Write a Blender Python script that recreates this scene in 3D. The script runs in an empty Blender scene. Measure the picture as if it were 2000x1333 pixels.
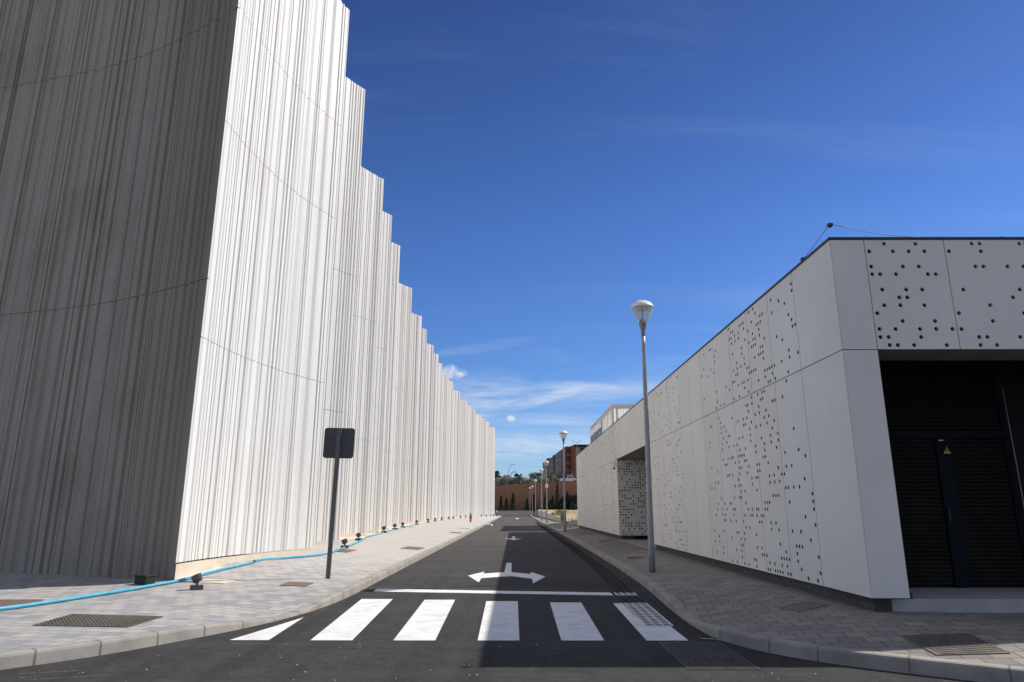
import bpy, bmesh, math, random
from mathutils import Vector, Matrix

# ------------------------------------------------------------------ camera, sky, sun, exposure
S = bpy.context.scene
COL = S.collection
R = math.radians
cam_d = bpy.data.cameras.new('camera')
cam_d.sensor_width = 36.0
cam_d.lens = 24.05
cam_d.clip_start = 0.1
cam_d.clip_end = 6000
cam = bpy.data.objects.new('camera', cam_d)
COL.objects.link(cam)
cam.location = (0, 0, 1.52)
cam.rotation_euler = (R(90 + 13.814), 0, math.atan(4 / 1336))
S.camera = cam
S.view_settings.view_transform = 'Standard'
S.view_settings.look = 'None'
S.view_settings.exposure = 0.12
S.view_settings.gamma = 1.0

SUN_AZ, SUN_EL = R(19.5), R(45.85)          # azimuth measured from +X towards +Y
sd = bpy.data.lights.new('sun', 'SUN')
sd.energy = 4.6
sd.angle = R(0.53)
sd.color = (1.0, 0.955, 0.885)
sun = bpy.data.objects.new('sun', sd)
COL.objects.link(sun)
sv = Vector((math.cos(SUN_AZ) * math.cos(SUN_EL), math.sin(SUN_AZ) * math.cos(SUN_EL), math.sin(SUN_EL)))
sun.rotation_euler = sv.to_track_quat('Z', 'Y').to_euler()
sun.location = (60, 30, 80)

W = bpy.data.worlds.new('World')
S.world = W
W.use_nodes = True


class NT:
    """small helper for building node trees"""
    def __init__(s, tree):
        s.t = tree
        s.t.nodes.clear()

    def n(s, kind, **kw):
        x = s.t.nodes.new(kind)
        for k, v in kw.items():
            setattr(x, k, v)
        return x

    def put(s, sock, v):
        if v is None:
            return
        if hasattr(v, 'links'):
            s.t.links.new(v, sock)
        else:
            sock.default_value = v

    def math(s, op, a, b=None, c=None, clamp=False):
        x = s.n('ShaderNodeMath', operation=op, use_clamp=clamp)
        s.put(x.inputs[0], a)
        s.put(x.inputs[1], b)
        s.put(x.inputs[2], c)
        return x.outputs[0]

    def mix(s, f, a, b, mode='MIX'):
        x = s.n('ShaderNodeMix', data_type='RGBA', blend_type=mode)
        s.put(x.inputs[0], f)
        for i, v in ((6, a), (7, b)):
            if isinstance(v, tuple) and len(v) == 3:
                v = (*v, 1)
            s.put(x.inputs[i], v)
        return x.outputs[2]

    def noise(s, vec, scale, detail=4, rough=.55, dist=0.):
        x = s.n('ShaderNodeTexNoise')
        s.put(x.inputs['Vector'], vec)
        x.inputs['Scale'].default_value = scale
        x.inputs['Detail'].default_value = detail
        x.inputs['Roughness'].default_value = rough
        x.inputs['Distortion'].default_value = dist
        return x.outputs['Fac']

    def ramp(s, v, lo, hi, a=0., b=1.):
        x = s.n('ShaderNodeMapRange')
        x.interpolation_type = 'SMOOTHSTEP'
        s.put(x.inputs[0], v)
        x.inputs[1].default_value = lo
        x.inputs[2].default_value = hi
        x.inputs[3].default_value = a
        x.inputs[4].default_value = b
        return x.outputs[0]

    def map(s, vec, scale=(1, 1, 1), loc=(0, 0, 0), rot=(0, 0, 0)):
        x = s.n('ShaderNodeMapping')
        s.put(x.inputs[0], vec)
        x.inputs['Scale'].default_value = scale
        x.inputs['Location'].default_value = loc
        x.inputs['Rotation'].default_value = rot
        return x.outputs[0]


def build_world():
    n = NT(W.node_tree)
    sky = n.n('ShaderNodeTexSky', sky_type='NISHITA')
    sky.sun_disc = False
    sky.sun_elevation = SUN_EL
    sky.sun_rotation = R(90) - SUN_AZ
    sky.altitude = 300
    sky.air_density = 1.0
    sky.dust_density = 0.25
    sky.ozone_density = 2.2
    hs = n.n('ShaderNodeHueSaturation')
    hs.inputs['Saturation'].default_value = 1.0
    hs.inputs['Value'].default_value = 1.0
    d = n.n('ShaderNodeTexCoord').outputs['Generated']
    sp = n.n('ShaderNodeSeparateXYZ')
    n.put(sp.inputs[0], d)
    x, y, z = sp.outputs
    cr = n.n('ShaderNodeValToRGB')
    el = cr.color_ramp.elements
    for i, (p, c) in enumerate(((0.0, (.70, .92, 1.30)), (.12, (.66, .93, 1.36)), (.24, (.56, .85, 1.36)), (.38, (.50, .78, 1.30)), (.64, (.36, .52, .92)), (1.0, (.46, .62, .95)))):
        e = el[i] if i < 2 else el.new(p)
        e.position = p
        e.color = (*c, 1)
    n.put(cr.inputs[0], z)
    n.put(hs.inputs['Color'], n.mix(1.0, sky.outputs[0], cr.outputs[0], 'MULTIPLY'))
    # thin wisps: noise on a plane high above
    zz = n.math('ADD', n.math('MAXIMUM', z, 0.0), 0.09)
    cb = n.n('ShaderNodeCombineXYZ')
    n.put(cb.inputs[0], n.math('DIVIDE', x, zz))
    n.put(cb.inputs[1], n.math('DIVIDE', y, zz))
    p = n.map(cb.outputs[0], scale=(.55, 1.25, 1), rot=(0, 0, R(-12)), loc=(3.1, .6, 0))
    w1 = n.ramp(n.noise(p, 1.1, 7, .62, .5), .44, .78)
    w2 = n.ramp(n.noise(p, .38, 3, .5), .40, .62)
    band = n.math('MULTIPLY', n.ramp(z, .02, .10), n.ramp(z, .50, .12))
    wisp = n.math('MULTIPLY', n.math('MULTIPLY', w1, w2), band)
    low = n.math('MULTIPLY', n.ramp(n.noise(n.map(d, scale=(3, 3, 42)), 1.0, 5, .6), .42, .72), n.ramp(z, .21, .07))
    fac = n.math('ADD', n.math('MULTIPLY', wisp, .6), n.math('MULTIPLY', low, .5), clamp=True)
    # faint high streak towards the upper right
    p2 = n.map(cb.outputs[0], scale=(.5, 2.2, 1), rot=(0, 0, R(24)), loc=(.3, .25, 0))
    fac = n.math('ADD', fac, n.math('MULTIPLY', n.math('MULTIPLY', n.ramp(n.noise(p2, 1.2, 6, .6, .3), .5, .85), .13), n.ramp(z, .2, .45)), clamp=True)
    # small cumulus puffs
    nz = n.math('ADD', n.math('MULTIPLY', n.noise(d, 42, 6, .65), .65), n.math('MULTIPLY', n.noise(d, 130, 5, .6), .35))
    for (dx, dy, dz, sx, sz) in ((-.0905, .9772, .1917, .021, .0105), (-.078, .977, .1925, .0065, .003), (-.005, .992, .128, .0085, .0055)):
        a = n.math('DIVIDE', n.math('SUBTRACT', x, dx), sx)
        b = n.math('DIVIDE', n.math('SUBTRACT', z, dz), sz)
        r2 = n.math('ADD', n.math('MULTIPLY', a, a), n.math('MULTIPLY', b, b))
        r2 = n.math('ADD', r2, n.math('MULTIPLY', n.math('SUBTRACT', nz, .5), 5.5))
        m = n.math('MULTIPLY', n.ramp(r2, 1.3, -.7), n.ramp(y, .5, .6))
        fac = n.math('MAXIMUM', fac, n.math('MULTIPLY', m, .93))
    # drawn-out patches of cirrus low over the street
    sn = n.noise(n.map(d, scale=(9, 9, 60), rot=(0, R(9), 0)), 1.0, 6, .62, .6)
    for (px, py, sx, sy, rot, st) in ((945, 772, 75, 36, -8, .5), (1010, 790, 110, 11, -12, .42), (1130, 758, 70, 10, 4, .42), (930, 682, 90, 9, -10, .16), (1085, 695, 40, 10, 18, .08), (1010, 868, 150, 22, -2, .5), (1080, 775, 60, 7, -14, .5)):
        dx, dz = (px - 1004) / 1336 * .985, math.sin(math.atan((666.5 - py) / 1336) + R(13.814))
        a = n.math('SUBTRACT', x, dx)
        b = n.math('SUBTRACT', z, dz)
        cs, sn_ = math.cos(R(rot)), math.sin(R(rot))
        u = n.math('DIVIDE', n.math('ADD', n.math('MULTIPLY', a, cs), n.math('MULTIPLY', b, -sn_)), sx / 1336)
        v = n.math('DIVIDE', n.math('ADD', n.math('MULTIPLY', a, sn_), n.math('MULTIPLY', b, cs)), sy / 1336)
        r2 = n.math('ADD', n.math('MULTIPLY', u, u), n.math('MULTIPLY', v, v))
        m = n.math('MULTIPLY', n.ramp(r2, 2.2, .0), n.ramp(sn, .3, .72))
        m = n.math('MULTIPLY', n.math('MULTIPLY', m, n.ramp(y, .5, .6)), st)
        fac = n.math('SUBTRACT', 1.0, n.math('MULTIPLY', n.math('SUBTRACT', 1.0, fac), n.math('SUBTRACT', 1.0, m)))
    c = n.mix(fac, hs.outputs[0], (8.2, 8.9, 9.8))
    # thin white veil added out of view, behind and overhead, to lift the fill light
    fill_veil = n.math('MAXIMUM', n.ramp(y, .1, -.4), n.ramp(z, .72, .9))
    fill_veil = n.math('MULTIPLY', n.math('MULTIPLY', fill_veil, n.ramp(n.noise(cb.outputs[0], .7, 6, .6, .4), .25, .7, .5, 1.0)), .42)
    c = n.mix(fill_veil, c, (9.3, 8.9, 8.3))
    bg = n.n('ShaderNodeBackground')
    n.put(bg.inputs[0], c)
    bg.inputs[1].default_value = 0.085
    out = n.n('ShaderNodeOutputWorld')
    n.t.links.new(bg.outputs[0], out.inputs[0])


build_world()
rng = random.Random(7)


# ------------------------------------------------------------------ helpers
def tag(o, label=None, cat=None, group=None, kind=None):
    if label: o['label'] = label
    if cat: o['category'] = cat
    if group: o['group'] = group
    if kind: o['kind'] = kind
    return o


def empty(name, loc=(0, 0, 0), rz=0, **kw):
    o = bpy.data.objects.new(name, None)
    o.empty_display_size = .2
    COL.objects.link(o)
    o.location = loc
    o.rotation_euler = (0, 0, rz)
    return tag(o, **kw)


def copy_tree(o, parent=None):
    c = o.copy()
    COL.objects.link(c)
    if parent is not None: c.parent = parent
    for ch in list(o.children):
        copy_tree(ch, c)
    return c


class MB:
    """collects faces, then links them as ONE mesh object"""
    def __init__(s):
        s.v, s.f, s.sm = [], [], []

    def quad(s, *p, smooth=False):
        i = len(s.v)
        s.v += [tuple(q) for q in p]
        s.f.append(tuple(range(i, i + len(p))))
        s.sm.append(smooth)

    def box(s, a, b, m=None):
        x0, y0, z0 = a
        x1, y1, z1 = b
        P = [(x0, y0, z0), (x1, y0, z0), (x1, y1, z0), (x0, y1, z0), (x0, y0, z1), (x1, y0, z1), (x1, y1, z1), (x0, y1, z1)]
        if m is not None: P = [tuple(m @ Vector(q)) for q in P]
        i = len(s.v)
        s.v += P
        for f in ((0, 3, 2, 1), (4, 5, 6, 7), (0, 1, 5, 4), (1, 2, 6, 5), (2, 3, 7, 6), (3, 0, 4, 7)):
            s.f.append(tuple(i + k for k in f))
            s.sm.append(False)
        return s

    def prism(s, pts, z0, z1, m=None):
        """pts counter-clockwise"""
        k = len(pts)
        P = [(x, y, z0) for x, y in pts] + [(x, y, z1) for x, y in pts]
        if m is not None: P = [tuple(m @ Vector(q)) for q in P]
        i = len(s.v)
        s.v += P
        s.f.append(tuple(i + q for q in reversed(range(k))))
        s.f.append(tuple(i + k + q for q in range(k)))
        s.sm += [False, False]
        for q in range(k):
            r = (q + 1) % k
            s.f.append((i + q, i + r, i + k + r, i + k + q))
            s.sm.append(False)
        return s

    def lathe(s, prof, n=20, m=None, smooth=True):
        """prof: (r, z) from bottom to top"""
        i = len(s.v)
        for r, z in prof:
            for k in range(n):
                a = 2 * math.pi * k / n
                q = Vector((r * math.cos(a), r * math.sin(a), z))
                s.v.append(tuple(m @ q if m is not None else q))
        for j in range(len(prof) - 1):
            for k in range(n):
                l = (k + 1) % n
                s.f.append((i + j * n + k, i + j * n + l, i + (j + 1) * n + l, i + (j + 1) * n + k))
                s.sm.append(smooth)
        for j, rev in ((0, True), (len(prof) - 1, False)):
            if prof[j][0] > 1e-4:
                ring = [i + j * n + k for k in range(n)]
                s.f.append(tuple(reversed(ring)) if rev else tuple(ring))
                s.sm.append(False)
        return s

    def tube(s, pts, r, n=8, r2=None):
        pts = [Vector(p) for p in pts]
        i0 = len(s.v)
        up = Vector((0, 0, 1))
        for j, p in enumerate(pts):
            t = (pts[min(j + 1, len(pts) - 1)] - pts[max(j - 1, 0)]).normalized()
            u = t.cross(up if abs(t.z) < .95 else Vector((1, 0, 0))).normalized()
            w = u.cross(t)
            rr = r if r2 is None else r + (r2 - r) * j / (len(pts) - 1)
            for k in range(n):
                a = 2 * math.pi * k / n
                s.v.append(tuple(p + (u * math.cos(a) + w * math.sin(a)) * rr))
        for j in range(len(pts) - 1):
            for k in range(n):
                l = (k + 1) % n
                s.f.append((i0 + j * n + k, i0 + j * n + l, i0 + (j + 1) * n + l, i0 + (j + 1) * n + k))
                s.sm.append(True)
        s.f.append(tuple(i0 + k for k in reversed(range(n))))
        s.f.append(tuple(i0 + (len(pts) - 1) * n + k for k in range(n)))
        s.sm += [False, False]
        return s

    def build(s, name, mat, parent=None, bevel=0, flip_check=False, **kw):
        me = bpy.data.meshes.new(name)
        me.from_pydata(s.v, [], s.f)
        me.polygons.foreach_set('use_smooth', s.sm)
        me.update()
        if mat is not None: me.materials.append(mat)
        o = bpy.data.objects.new(name, me)
        COL.objects.link(o)
        if parent is not None: o.parent = parent
        if flip_check:
            b = bmesh.new()
            b.from_mesh(me)
            bmesh.ops.recalc_face_normals(b, faces=b.faces)
            b.to_mesh(me)
            b.free()
        if bevel:
            md = o.modifiers.new('bevel', 'BEVEL')
            md.width = bevel
            md.segments = 2
            md.limit_method = 'ANGLE'
        return tag(o, **kw)


MATS = {}


def material(name, col=(.5, .5, .5), rough=.6, metal=0., var=0., vscale=3., spec=.5, col2=None, bump=0., bscale=40., stretch=(1, 1, 1), lo=.35, hi=.65):
    if name in MATS: return MATS[name]
    m = bpy.data.materials.new(name)
    m.use_nodes = True
    n = NT(m.node_tree)
    bs = n.n('ShaderNodeBsdfPrincipled')
    bs.inputs['Roughness'].default_value = rough
    bs.inputs['Metallic'].default_value = metal
    bs.inputs['Specular IOR Level'].default_value = spec
    pos = n.n('ShaderNodeTexCoord').outputs['Object']
    c = (*col, 1)
    if col2 is None and var: col2 = tuple(q * (1 - var) for q in col)
    if col2 is not None:
        v = n.map(pos, scale=stretch)
        c = n.mix(n.ramp(n.noise(v, vscale, 6, .6), lo, hi), col, col2)
    n.put(bs.inputs['Base Color'], c)
    if bump:
        b = n.n('ShaderNodeBump')
        b.inputs['Strength'].default_value = bump
        b.inputs['Distance'].default_value = .01
        n.put(b.inputs['Height'], n.noise(pos, bscale, 5, .6))
        n.put(bs.inputs['Normal'], b.outputs[0])
    o = n.n('ShaderNodeOutputMaterial')
    n.t.links.new(bs.outputs[0], o.inputs[0])
    MATS[name] = m
    return m


def custom(name, fn):
    m = bpy.data.materials.new(name)
    m.use_nodes = True
    n = NT(m.node_tree)
    bs = n.n('ShaderNodeBsdfPrincipled')
    o = n.n('ShaderNodeOutputMaterial')
    n.t.links.new(bs.outputs[0], o.inputs[0])
    pos = n.n('ShaderNodeTexCoord').outputs['Object']
    fn(n, bs, pos, o)
    MATS[name] = m
    return m


def bump(n, bs, h, strength, dist=.01):
    b = n.n('ShaderNodeBump')
    b.inputs['Strength'].default_value = strength
    b.inputs['Distance'].default_value = dist
    n.put(b.inputs['Height'], h)
    n.put(bs.inputs['Normal'], b.outputs[0])


# ------------------------------------------------------------------ materials
def m_asphalt(n, bs, pos, o):
    big = n.noise(pos, .35, 5, .6)
    agg = n.noise(pos, 130, 3, .7)
    grit = n.noise(pos, 48, 4, .75)
    c = n.mix(n.ramp(big, .3, .7), (.042, .0415, .041), (.060, .059, .0575))
    c = n.mix(n.math('MULTIPLY', n.ramp(grit, .52, .68), .55), c, (.085, .082, .078))
    c = n.mix(n.math('MULTIPLY', n.ramp(grit, .46, .32), .6), c, (.016, .016, .016))
    mot = n.noise(pos, 9, 6, .85)
    c = n.mix(n.math('MULTIPLY', n.ramp(mot, .48, .64), .75), c, (.10, .097, .092))
    c = n.mix(n.math('MULTIPLY', n.ramp(mot, .50, .36), .75), c, (.02, .02, .02))
    pat = n.noise(pos, 1.7, 6, .7)
    c = n.mix(n.math('MULTIPLY', n.ramp(pat, .50, .66), .5), c, (.092, .089, .084))
    c = n.mix(n.math('MULTIPLY', n.ramp(pat, .48, .34), .45), c, (.024, .024, .025))
    c = n.mix(n.ramp(agg, .3, .75), c, (.062, .06, .058))
    c = n.mix(n.math('MULTIPLY', n.ramp(agg, .66, .74), .5), c, (.25, .24, .22))
    # painted bands of sunlight off the screens across the lane and pale dusty scuffs
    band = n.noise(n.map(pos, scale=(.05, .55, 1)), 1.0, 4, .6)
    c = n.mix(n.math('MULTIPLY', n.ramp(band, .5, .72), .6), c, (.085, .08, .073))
    sc = n.noise(n.map(pos, scale=(.8, 34, 1), rot=(0, 0, R(-14))), 1.0, 3, .55)
    sm = n.noise(pos, .9, 2, .5)
    c = n.mix(n.math('MULTIPLY', n.math('MULTIPLY', n.ramp(sc, .69, .76), n.ramp(sm, .56, .68)), .5), c, (.36, .35, .33))
    tr = n.noise(n.map(pos, scale=(2.2, .05, 1)), 1.0, 3, .5)
    c = n.mix(n.math('MULTIPLY', n.ramp(tr, .48, .66), .3), c, (.024, .024, .026))
    # paler surface further along the street
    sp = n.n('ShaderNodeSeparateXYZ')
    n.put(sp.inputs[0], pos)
    far_pale = n.ramp(n.math('ADD', sp.outputs[1], n.math('MULTIPLY', n.math('SUBTRACT', band, .5), 30.0)), 7, 48, 0, .85)
    c = n.mix(far_pale, c, n.mix(n.ramp(agg, .3, .75), (.085, .078, .072), (.125, .116, .108)))
    n.put(bs.inputs['Base Color'], c)
    bs.inputs['Roughness'].default_value = .86
    bs.inputs['Specular IOR Level'].default_value = .08
    bump(n, bs, n.math('ADD', agg, n.math('MULTIPLY', grit, .8)), .9, .008)


def m_paint(n, bs, pos, o):
    a = n.noise(pos, 90, 4, .7)
    b = n.noise(pos, 3.2, 6, .65)
    c = n.mix(n.ramp(b, .42, .72), (.74, .735, .72), (.62, .60, .57))
    wear = n.math('MULTIPLY', n.ramp(a, .56, .66), n.ramp(b, .44, .62))
    c = n.mix(n.math('MULTIPLY', wear, .8), c, (.2, .195, .19))
    st = n.noise(n.map(pos, scale=(7, .8, 1)), 1.0, 4, .6)
    c = n.mix(n.math('MULTIPLY', n.ramp(st, .58, .74), .28), c, (.42, .41, .4))
    n.put(bs.inputs['Base Color'], c)
    bs.inputs['Roughness'].default_value = .7
    bump(n, bs, a, .3, .004)


def m_pavers(rot, c1, c2, c3, c4, mortar, far=None):
    def fn(n, bs, pos, o):
        v = n.map(pos, rot=(0, 0, rot))
        wob = n.noise(pos, 2.0, 2, .5)
        br = n.n('ShaderNodeTexBrick')
        br.offset = .5
        br.squash = 1.0
        n.put(br.inputs['Vector'], v)
        br.inputs['Color1'].default_value = (0, 0, 0, 1)
        br.inputs['Color2'].default_value = (1, 1, 1, 1)
        br.inputs['Mortar'].default_value = (.5, .5, .5, 1)
        br.inputs['Scale'].default_value = 1.0
        br.inputs['Mortar Size'].default_value = .007
        br.inputs['Mortar Smooth'].default_value = .25
        br.inputs['Brick Width'].default_value = .26
        br.inputs['Row Height'].default_value = .21
        t = n.n('ShaderNodeSeparateColor')
        n.put(t.inputs[0], br.outputs['Color'])
        t = t.outputs[0]
        a = n.mix(n.ramp(t, .15, .4), c1, c2)
        a = n.mix(n.ramp(t, .45, .75), a, c3)
        a = n.mix(n.ramp(t, .8, 1.0), a, c4)
        g = n.noise(pos, 140, 4, .7)
        a = n.mix(n.math('MULTIPLY', n.ramp(g, .35, .7), .35), a, tuple(q * .62 for q in c1))
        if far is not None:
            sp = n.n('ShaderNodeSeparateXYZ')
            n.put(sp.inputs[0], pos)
            far_noise = n.noise(pos, .8, 5, .65)
            a = n.mix(n.math('MULTIPLY', n.ramp(n.math('ADD', sp.outputs[1], n.math('MULTIPLY', n.math('SUBTRACT', far_noise, .5), 9.0)), 10.5, 24), .6), a, far)  # paler cream further along the street, with a noisy edge
        dirt = n.noise(pos, .55, 6, .65)
        a = n.mix(n.math('MULTIPLY', n.ramp(dirt, .46, .72), .55), a, c4)
        spots = n.noise(pos, 4.2, 4, .6)
        a = n.mix(n.math('MULTIPLY', n.ramp(spots, .62, .75), .3), a, tuple(q * .5 for q in c1))
        a = n.mix(n.math('MULTIPLY', br.outputs['Fac'], .85), a, mortar)
        n.put(bs.inputs['Base Color'], a)
        bs.inputs['Roughness'].default_value = .88
        h = n.math('ADD', n.math('MULTIPLY', g, .25), n.math('MULTIPLY', br.outputs['Fac'], -1.0))
        h = n.math('ADD', h, n.math('MULTIPLY', t, .25))
        bump(n, bs, h, .6, .006)
    return fn


def m_screen(n, bs, pos, o):
    """white painted corrugated sheet, streaked along its height"""
    streak = n.noise(n.map(pos, scale=(9, 9, .12)), 1.0, 5, .6)
    fine = n.noise(n.map(pos, scale=(22, 22, .8)), 1.0, 4, .6)
    big = n.noise(pos, .45, 4, .6)
    c = n.mix(n.ramp(streak, .36, .68), (.775, .762, .73), (.71, .695, .66))
    c = n.mix(n.math('MULTIPLY', n.ramp(fine, .52, .78), .25), c, (.58, .55, .51))
    c = n.mix(n.math('MULTIPLY', n.ramp(big, .5, .75), .35), c, (.66, .60, .53))
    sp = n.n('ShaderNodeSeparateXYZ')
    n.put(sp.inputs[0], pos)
    far_tint = n.math('MULTIPLY', n.ramp(n.math('ADD', sp.outputs[1], n.math('MULTIPLY', streak, 26.0)), 30, 75), .5)  # greyer beige further along the street
    c = n.mix(far_tint, c, (.635, .60, .555))
    n.put(bs.inputs['Base Color'], c)
    bs.inputs['Roughness'].default_value = .55
    bs.inputs['Specular IOR Level'].default_value = .35
    bump(n, bs, n.noise(pos, 60, 4, .6), .12, .004)


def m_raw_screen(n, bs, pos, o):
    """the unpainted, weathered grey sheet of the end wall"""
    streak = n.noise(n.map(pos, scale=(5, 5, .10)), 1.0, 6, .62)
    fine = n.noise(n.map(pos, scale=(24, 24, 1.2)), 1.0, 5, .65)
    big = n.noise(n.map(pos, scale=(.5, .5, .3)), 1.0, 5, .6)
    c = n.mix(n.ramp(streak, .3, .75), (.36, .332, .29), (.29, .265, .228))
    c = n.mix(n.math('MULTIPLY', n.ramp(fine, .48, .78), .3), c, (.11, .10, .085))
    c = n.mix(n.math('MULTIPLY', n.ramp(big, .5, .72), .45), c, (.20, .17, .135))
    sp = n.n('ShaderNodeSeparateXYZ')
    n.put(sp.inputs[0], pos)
    corner_tone = n.math('MULTIPLY', n.ramp(n.math('ADD', sp.outputs[0], n.math('MULTIPLY', big, 3.0)), -9.5, -5.0), .5)  # browner and darker towards the street corner
    c = n.mix(corner_tone, c, (.175, .15, .12))
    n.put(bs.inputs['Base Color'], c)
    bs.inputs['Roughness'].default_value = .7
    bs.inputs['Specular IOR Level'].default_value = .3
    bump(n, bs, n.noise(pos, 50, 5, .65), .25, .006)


def m_cladding(n, bs, pos, o):
    big = n.noise(pos, .7, 5, .6)
    st = n.noise(n.map(pos, scale=(14, 14, .5)), 1.0, 4, .6)
    c = n.mix(n.ramp(big, .35, .7), (.76, .745, .70), (.71, .695, .655))
    c = n.mix(n.math('MULTIPLY', n.ramp(st, .55, .8), .35), c, (.63, .615, .575))
    rnd = n.n('ShaderNodeObjectInfo').outputs['Random']
    c = n.mix(n.math('MULTIPLY', rnd, .22), c, (.58, .565, .53))
    n.put(bs.inputs['Base Color'], c)
    bs.inputs['Roughness'].default_value = .55
    bump(n, bs, n.noise(pos, 120, 3, .6), .08, .003)


def m_concrete(base, dark):
    def fn(n, bs, pos, o):
        a = n.noise(pos, 2.2, 7, .65)
        b = n.noise(pos, 70, 4, .7)
        c = n.mix(n.ramp(a, .35, .7), base, dark)
        c = n.mix(n.math('MULTIPLY', n.ramp(b, .5, .75), .4), c, tuple(q * .55 for q in base))
        n.put(bs.inputs['Base Color'], c)
        bs.inputs['Roughness'].default_value = .9
        bump(n, bs, b, .4, .006)
    return fn


def m_retaining(n, bs, pos, o):
    a = n.noise(n.map(pos, scale=(.5, .5, .12)), 1.0, 6, .65)
    b = n.noise(pos, 3, 6, .7)
    z = n.n('ShaderNodeSeparateXYZ')
    n.put(z.inputs[0], pos)
    c = n.mix(n.ramp(a, .35, .65), (.36, .15, .085), (.29, .165, .105))
    c = n.mix(n.math('MULTIPLY', n.ramp(n.math('ADD', z.outputs[2], n.math('MULTIPLY', a, 5.0)), 6.8, 4.2), .75), c, (.215, .155, .115))
    c = n.mix(n.math('MULTIPLY', n.ramp(b, .5, .75), .4), c, (.2, .12, .085))
    j = n.math('ABSOLUTE', n.math('SUBTRACT', n.math('FRACT', n.math('MULTIPLY', z.outputs[0], .4)), .5))
    c = n.mix(n.ramp(j, .485, .5), c, (.12, .085, .065))
    n.put(bs.inputs['Base Color'], c)
    bs.inputs['Roughness'].default_value = .9


def m_soil(n, bs, pos, o):
    a = n.noise(pos, .6, 7, .65)
    b = n.noise(pos, 9, 6, .7)
    c = n.mix(n.ramp(a, .35, .68), (.50, .385, .30), (.40, .30, .19))
    c = n.mix(n.math('MULTIPLY', n.ramp(b, .48, .7), .6), c, (.56, .50, .44))
    n.put(bs.inputs['Base Color'], c)
    bs.inputs['Roughness'].default_value = .95
    bump(n, bs, b, .8, .05)


def m_leaf(c1, c2, sc=.9):
    def fn(n, bs, pos, o):
        a = n.noise(pos, sc, 5, .7)
        g = n.n('ShaderNodeNewGeometry').outputs['Random Per Island']
        c = n.mix(n.ramp(n.math('ADD', n.math('MULTIPLY', a, .5), n.math('MULTIPLY', g, .5)), .3, .7), c1, c2)
        n.put(bs.inputs['Base Color'], c)
        bs.inputs['Roughness'].default_value = .7
        bs.inputs['Specular IOR Level'].default_value = .2
    return fn


def m_glass(n, bs, pos, o):
    tr = n.n('ShaderNodeBsdfTransparent')
    tr.inputs[0].default_value = (.93, .95, .95, 1)
    gl = n.n('ShaderNodeBsdfGlossy')
    gl.inputs['Roughness'].default_value = .04
    fr = n.n('ShaderNodeLayerWeight')
    fr.inputs[0].default_value = .32
    df = n.n('ShaderNodeBsdfDiffuse')
    df.inputs[0].default_value = (.8, .82, .82, 1)
    tl = n.n('ShaderNodeBsdfTranslucent')
    tl.inputs[0].default_value = (.8, .82, .82, 1)
    m1 = n.n('ShaderNodeMixShader')
    n.t.links.new(df.outputs[0], m1.inputs[1])
    n.t.links.new(tl.outputs[0], m1.inputs[2])
    m2 = n.n('ShaderNodeMixShader')
    n.put(m2.inputs[0], n.math('ADD', n.math('MULTIPLY', fr.outputs['Facing'], .5), .3))
    n.t.links.new(tr.outputs[0], m2.inputs[1])
    n.t.links.new(m1.outputs[0], m2.inputs[2])
    tr = m2
    mx = n.n('ShaderNodeMixShader')
    n.put(mx.inputs[0], n.math('ADD', n.math('MULTIPLY', fr.outputs['Fresnel'], .35), .03))
    n.t.links.new(tr.outputs[0], mx.inputs[1])
    n.t.links.new(gl.outputs[0], mx.inputs[2])
    n.t.links.new(mx.outputs[0], o.inputs[0])


def m_mesh_screen(n, bs, pos, o):
    """fine see-through metal mesh: a third of the light passes"""
    bs.inputs['Base Color'].default_value = (.80, .79, .77, 1)
    bs.inputs['Roughness'].default_value = .6
    tl = n.n('ShaderNodeBsdfTranslucent')
    tl.inputs[0].default_value = (.95, .91, .86, 1)
    m0 = n.n('ShaderNodeMixShader')
    m0.inputs[0].default_value = .85
    n.t.links.new(bs.outputs[0], m0.inputs[1])
    n.t.links.new(tl.outputs[0], m0.inputs[2])
    tr = n.n('ShaderNodeBsdfTransparent')
    mx = n.n('ShaderNodeMixShader')
    mx.inputs[0].default_value = .88
    n.t.links.new(tr.outputs[0], mx.inputs[1])
    n.t.links.new(m0.outputs[0], mx.inputs[2])
    n.t.links.new(mx.outputs[0], o.inputs[0])


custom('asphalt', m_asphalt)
custom('road_paint', m_paint)
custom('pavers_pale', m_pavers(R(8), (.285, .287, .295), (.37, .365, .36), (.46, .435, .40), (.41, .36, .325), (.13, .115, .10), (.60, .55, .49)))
custom('pavers_shaded', m_pavers(R(8), (.215, .195, .175), (.26, .235, .205), (.32, .28, .235), (.25, .205, .17), (.055, .05, .044)))  # same pavers darkened: the right pavement's shade put into the colour
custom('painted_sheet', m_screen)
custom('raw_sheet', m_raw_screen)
custom('cladding', m_cladding)
custom('kerb_concrete', m_concrete((.355, .33, .295), (.25, .23, .20)))
custom('beige_concrete', m_concrete((.66, .58, .48), (.60, .50, .395)))
custom('pale_concrete', m_concrete((.62, .58, .51), (.52, .47, .40)))
custom('grey_concrete', m_concrete((.46, .44, .41), (.36, .34, .31)))
custom('retaining', m_retaining)
custom('soil', m_soil)
custom('lamp_glass', m_glass)
custom('mesh_screen', m_mesh_screen)
custom('cypress_leaf', m_leaf((.018, .032, .016), (.04, .06, .028)))
custom('olive_leaf', m_leaf((.20, .225, .15), (.36, .37, .28)))
custom('green_leaf', m_leaf((.035, .06, .022), (.09, .12, .05)))
custom('red_leaf', m_leaf((.12, .075, .06), (.17, .14, .09)))
custom('palm_leaf', m_leaf((.035, .055, .03), (.08, .11, .06)))
custom('dry_grass', m_leaf((.62, .47, .29), (.5, .4, .2)))
custom('bush_leaf', m_leaf((.20, .24, .06), (.34, .36, .12)))
M = MATS
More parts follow.
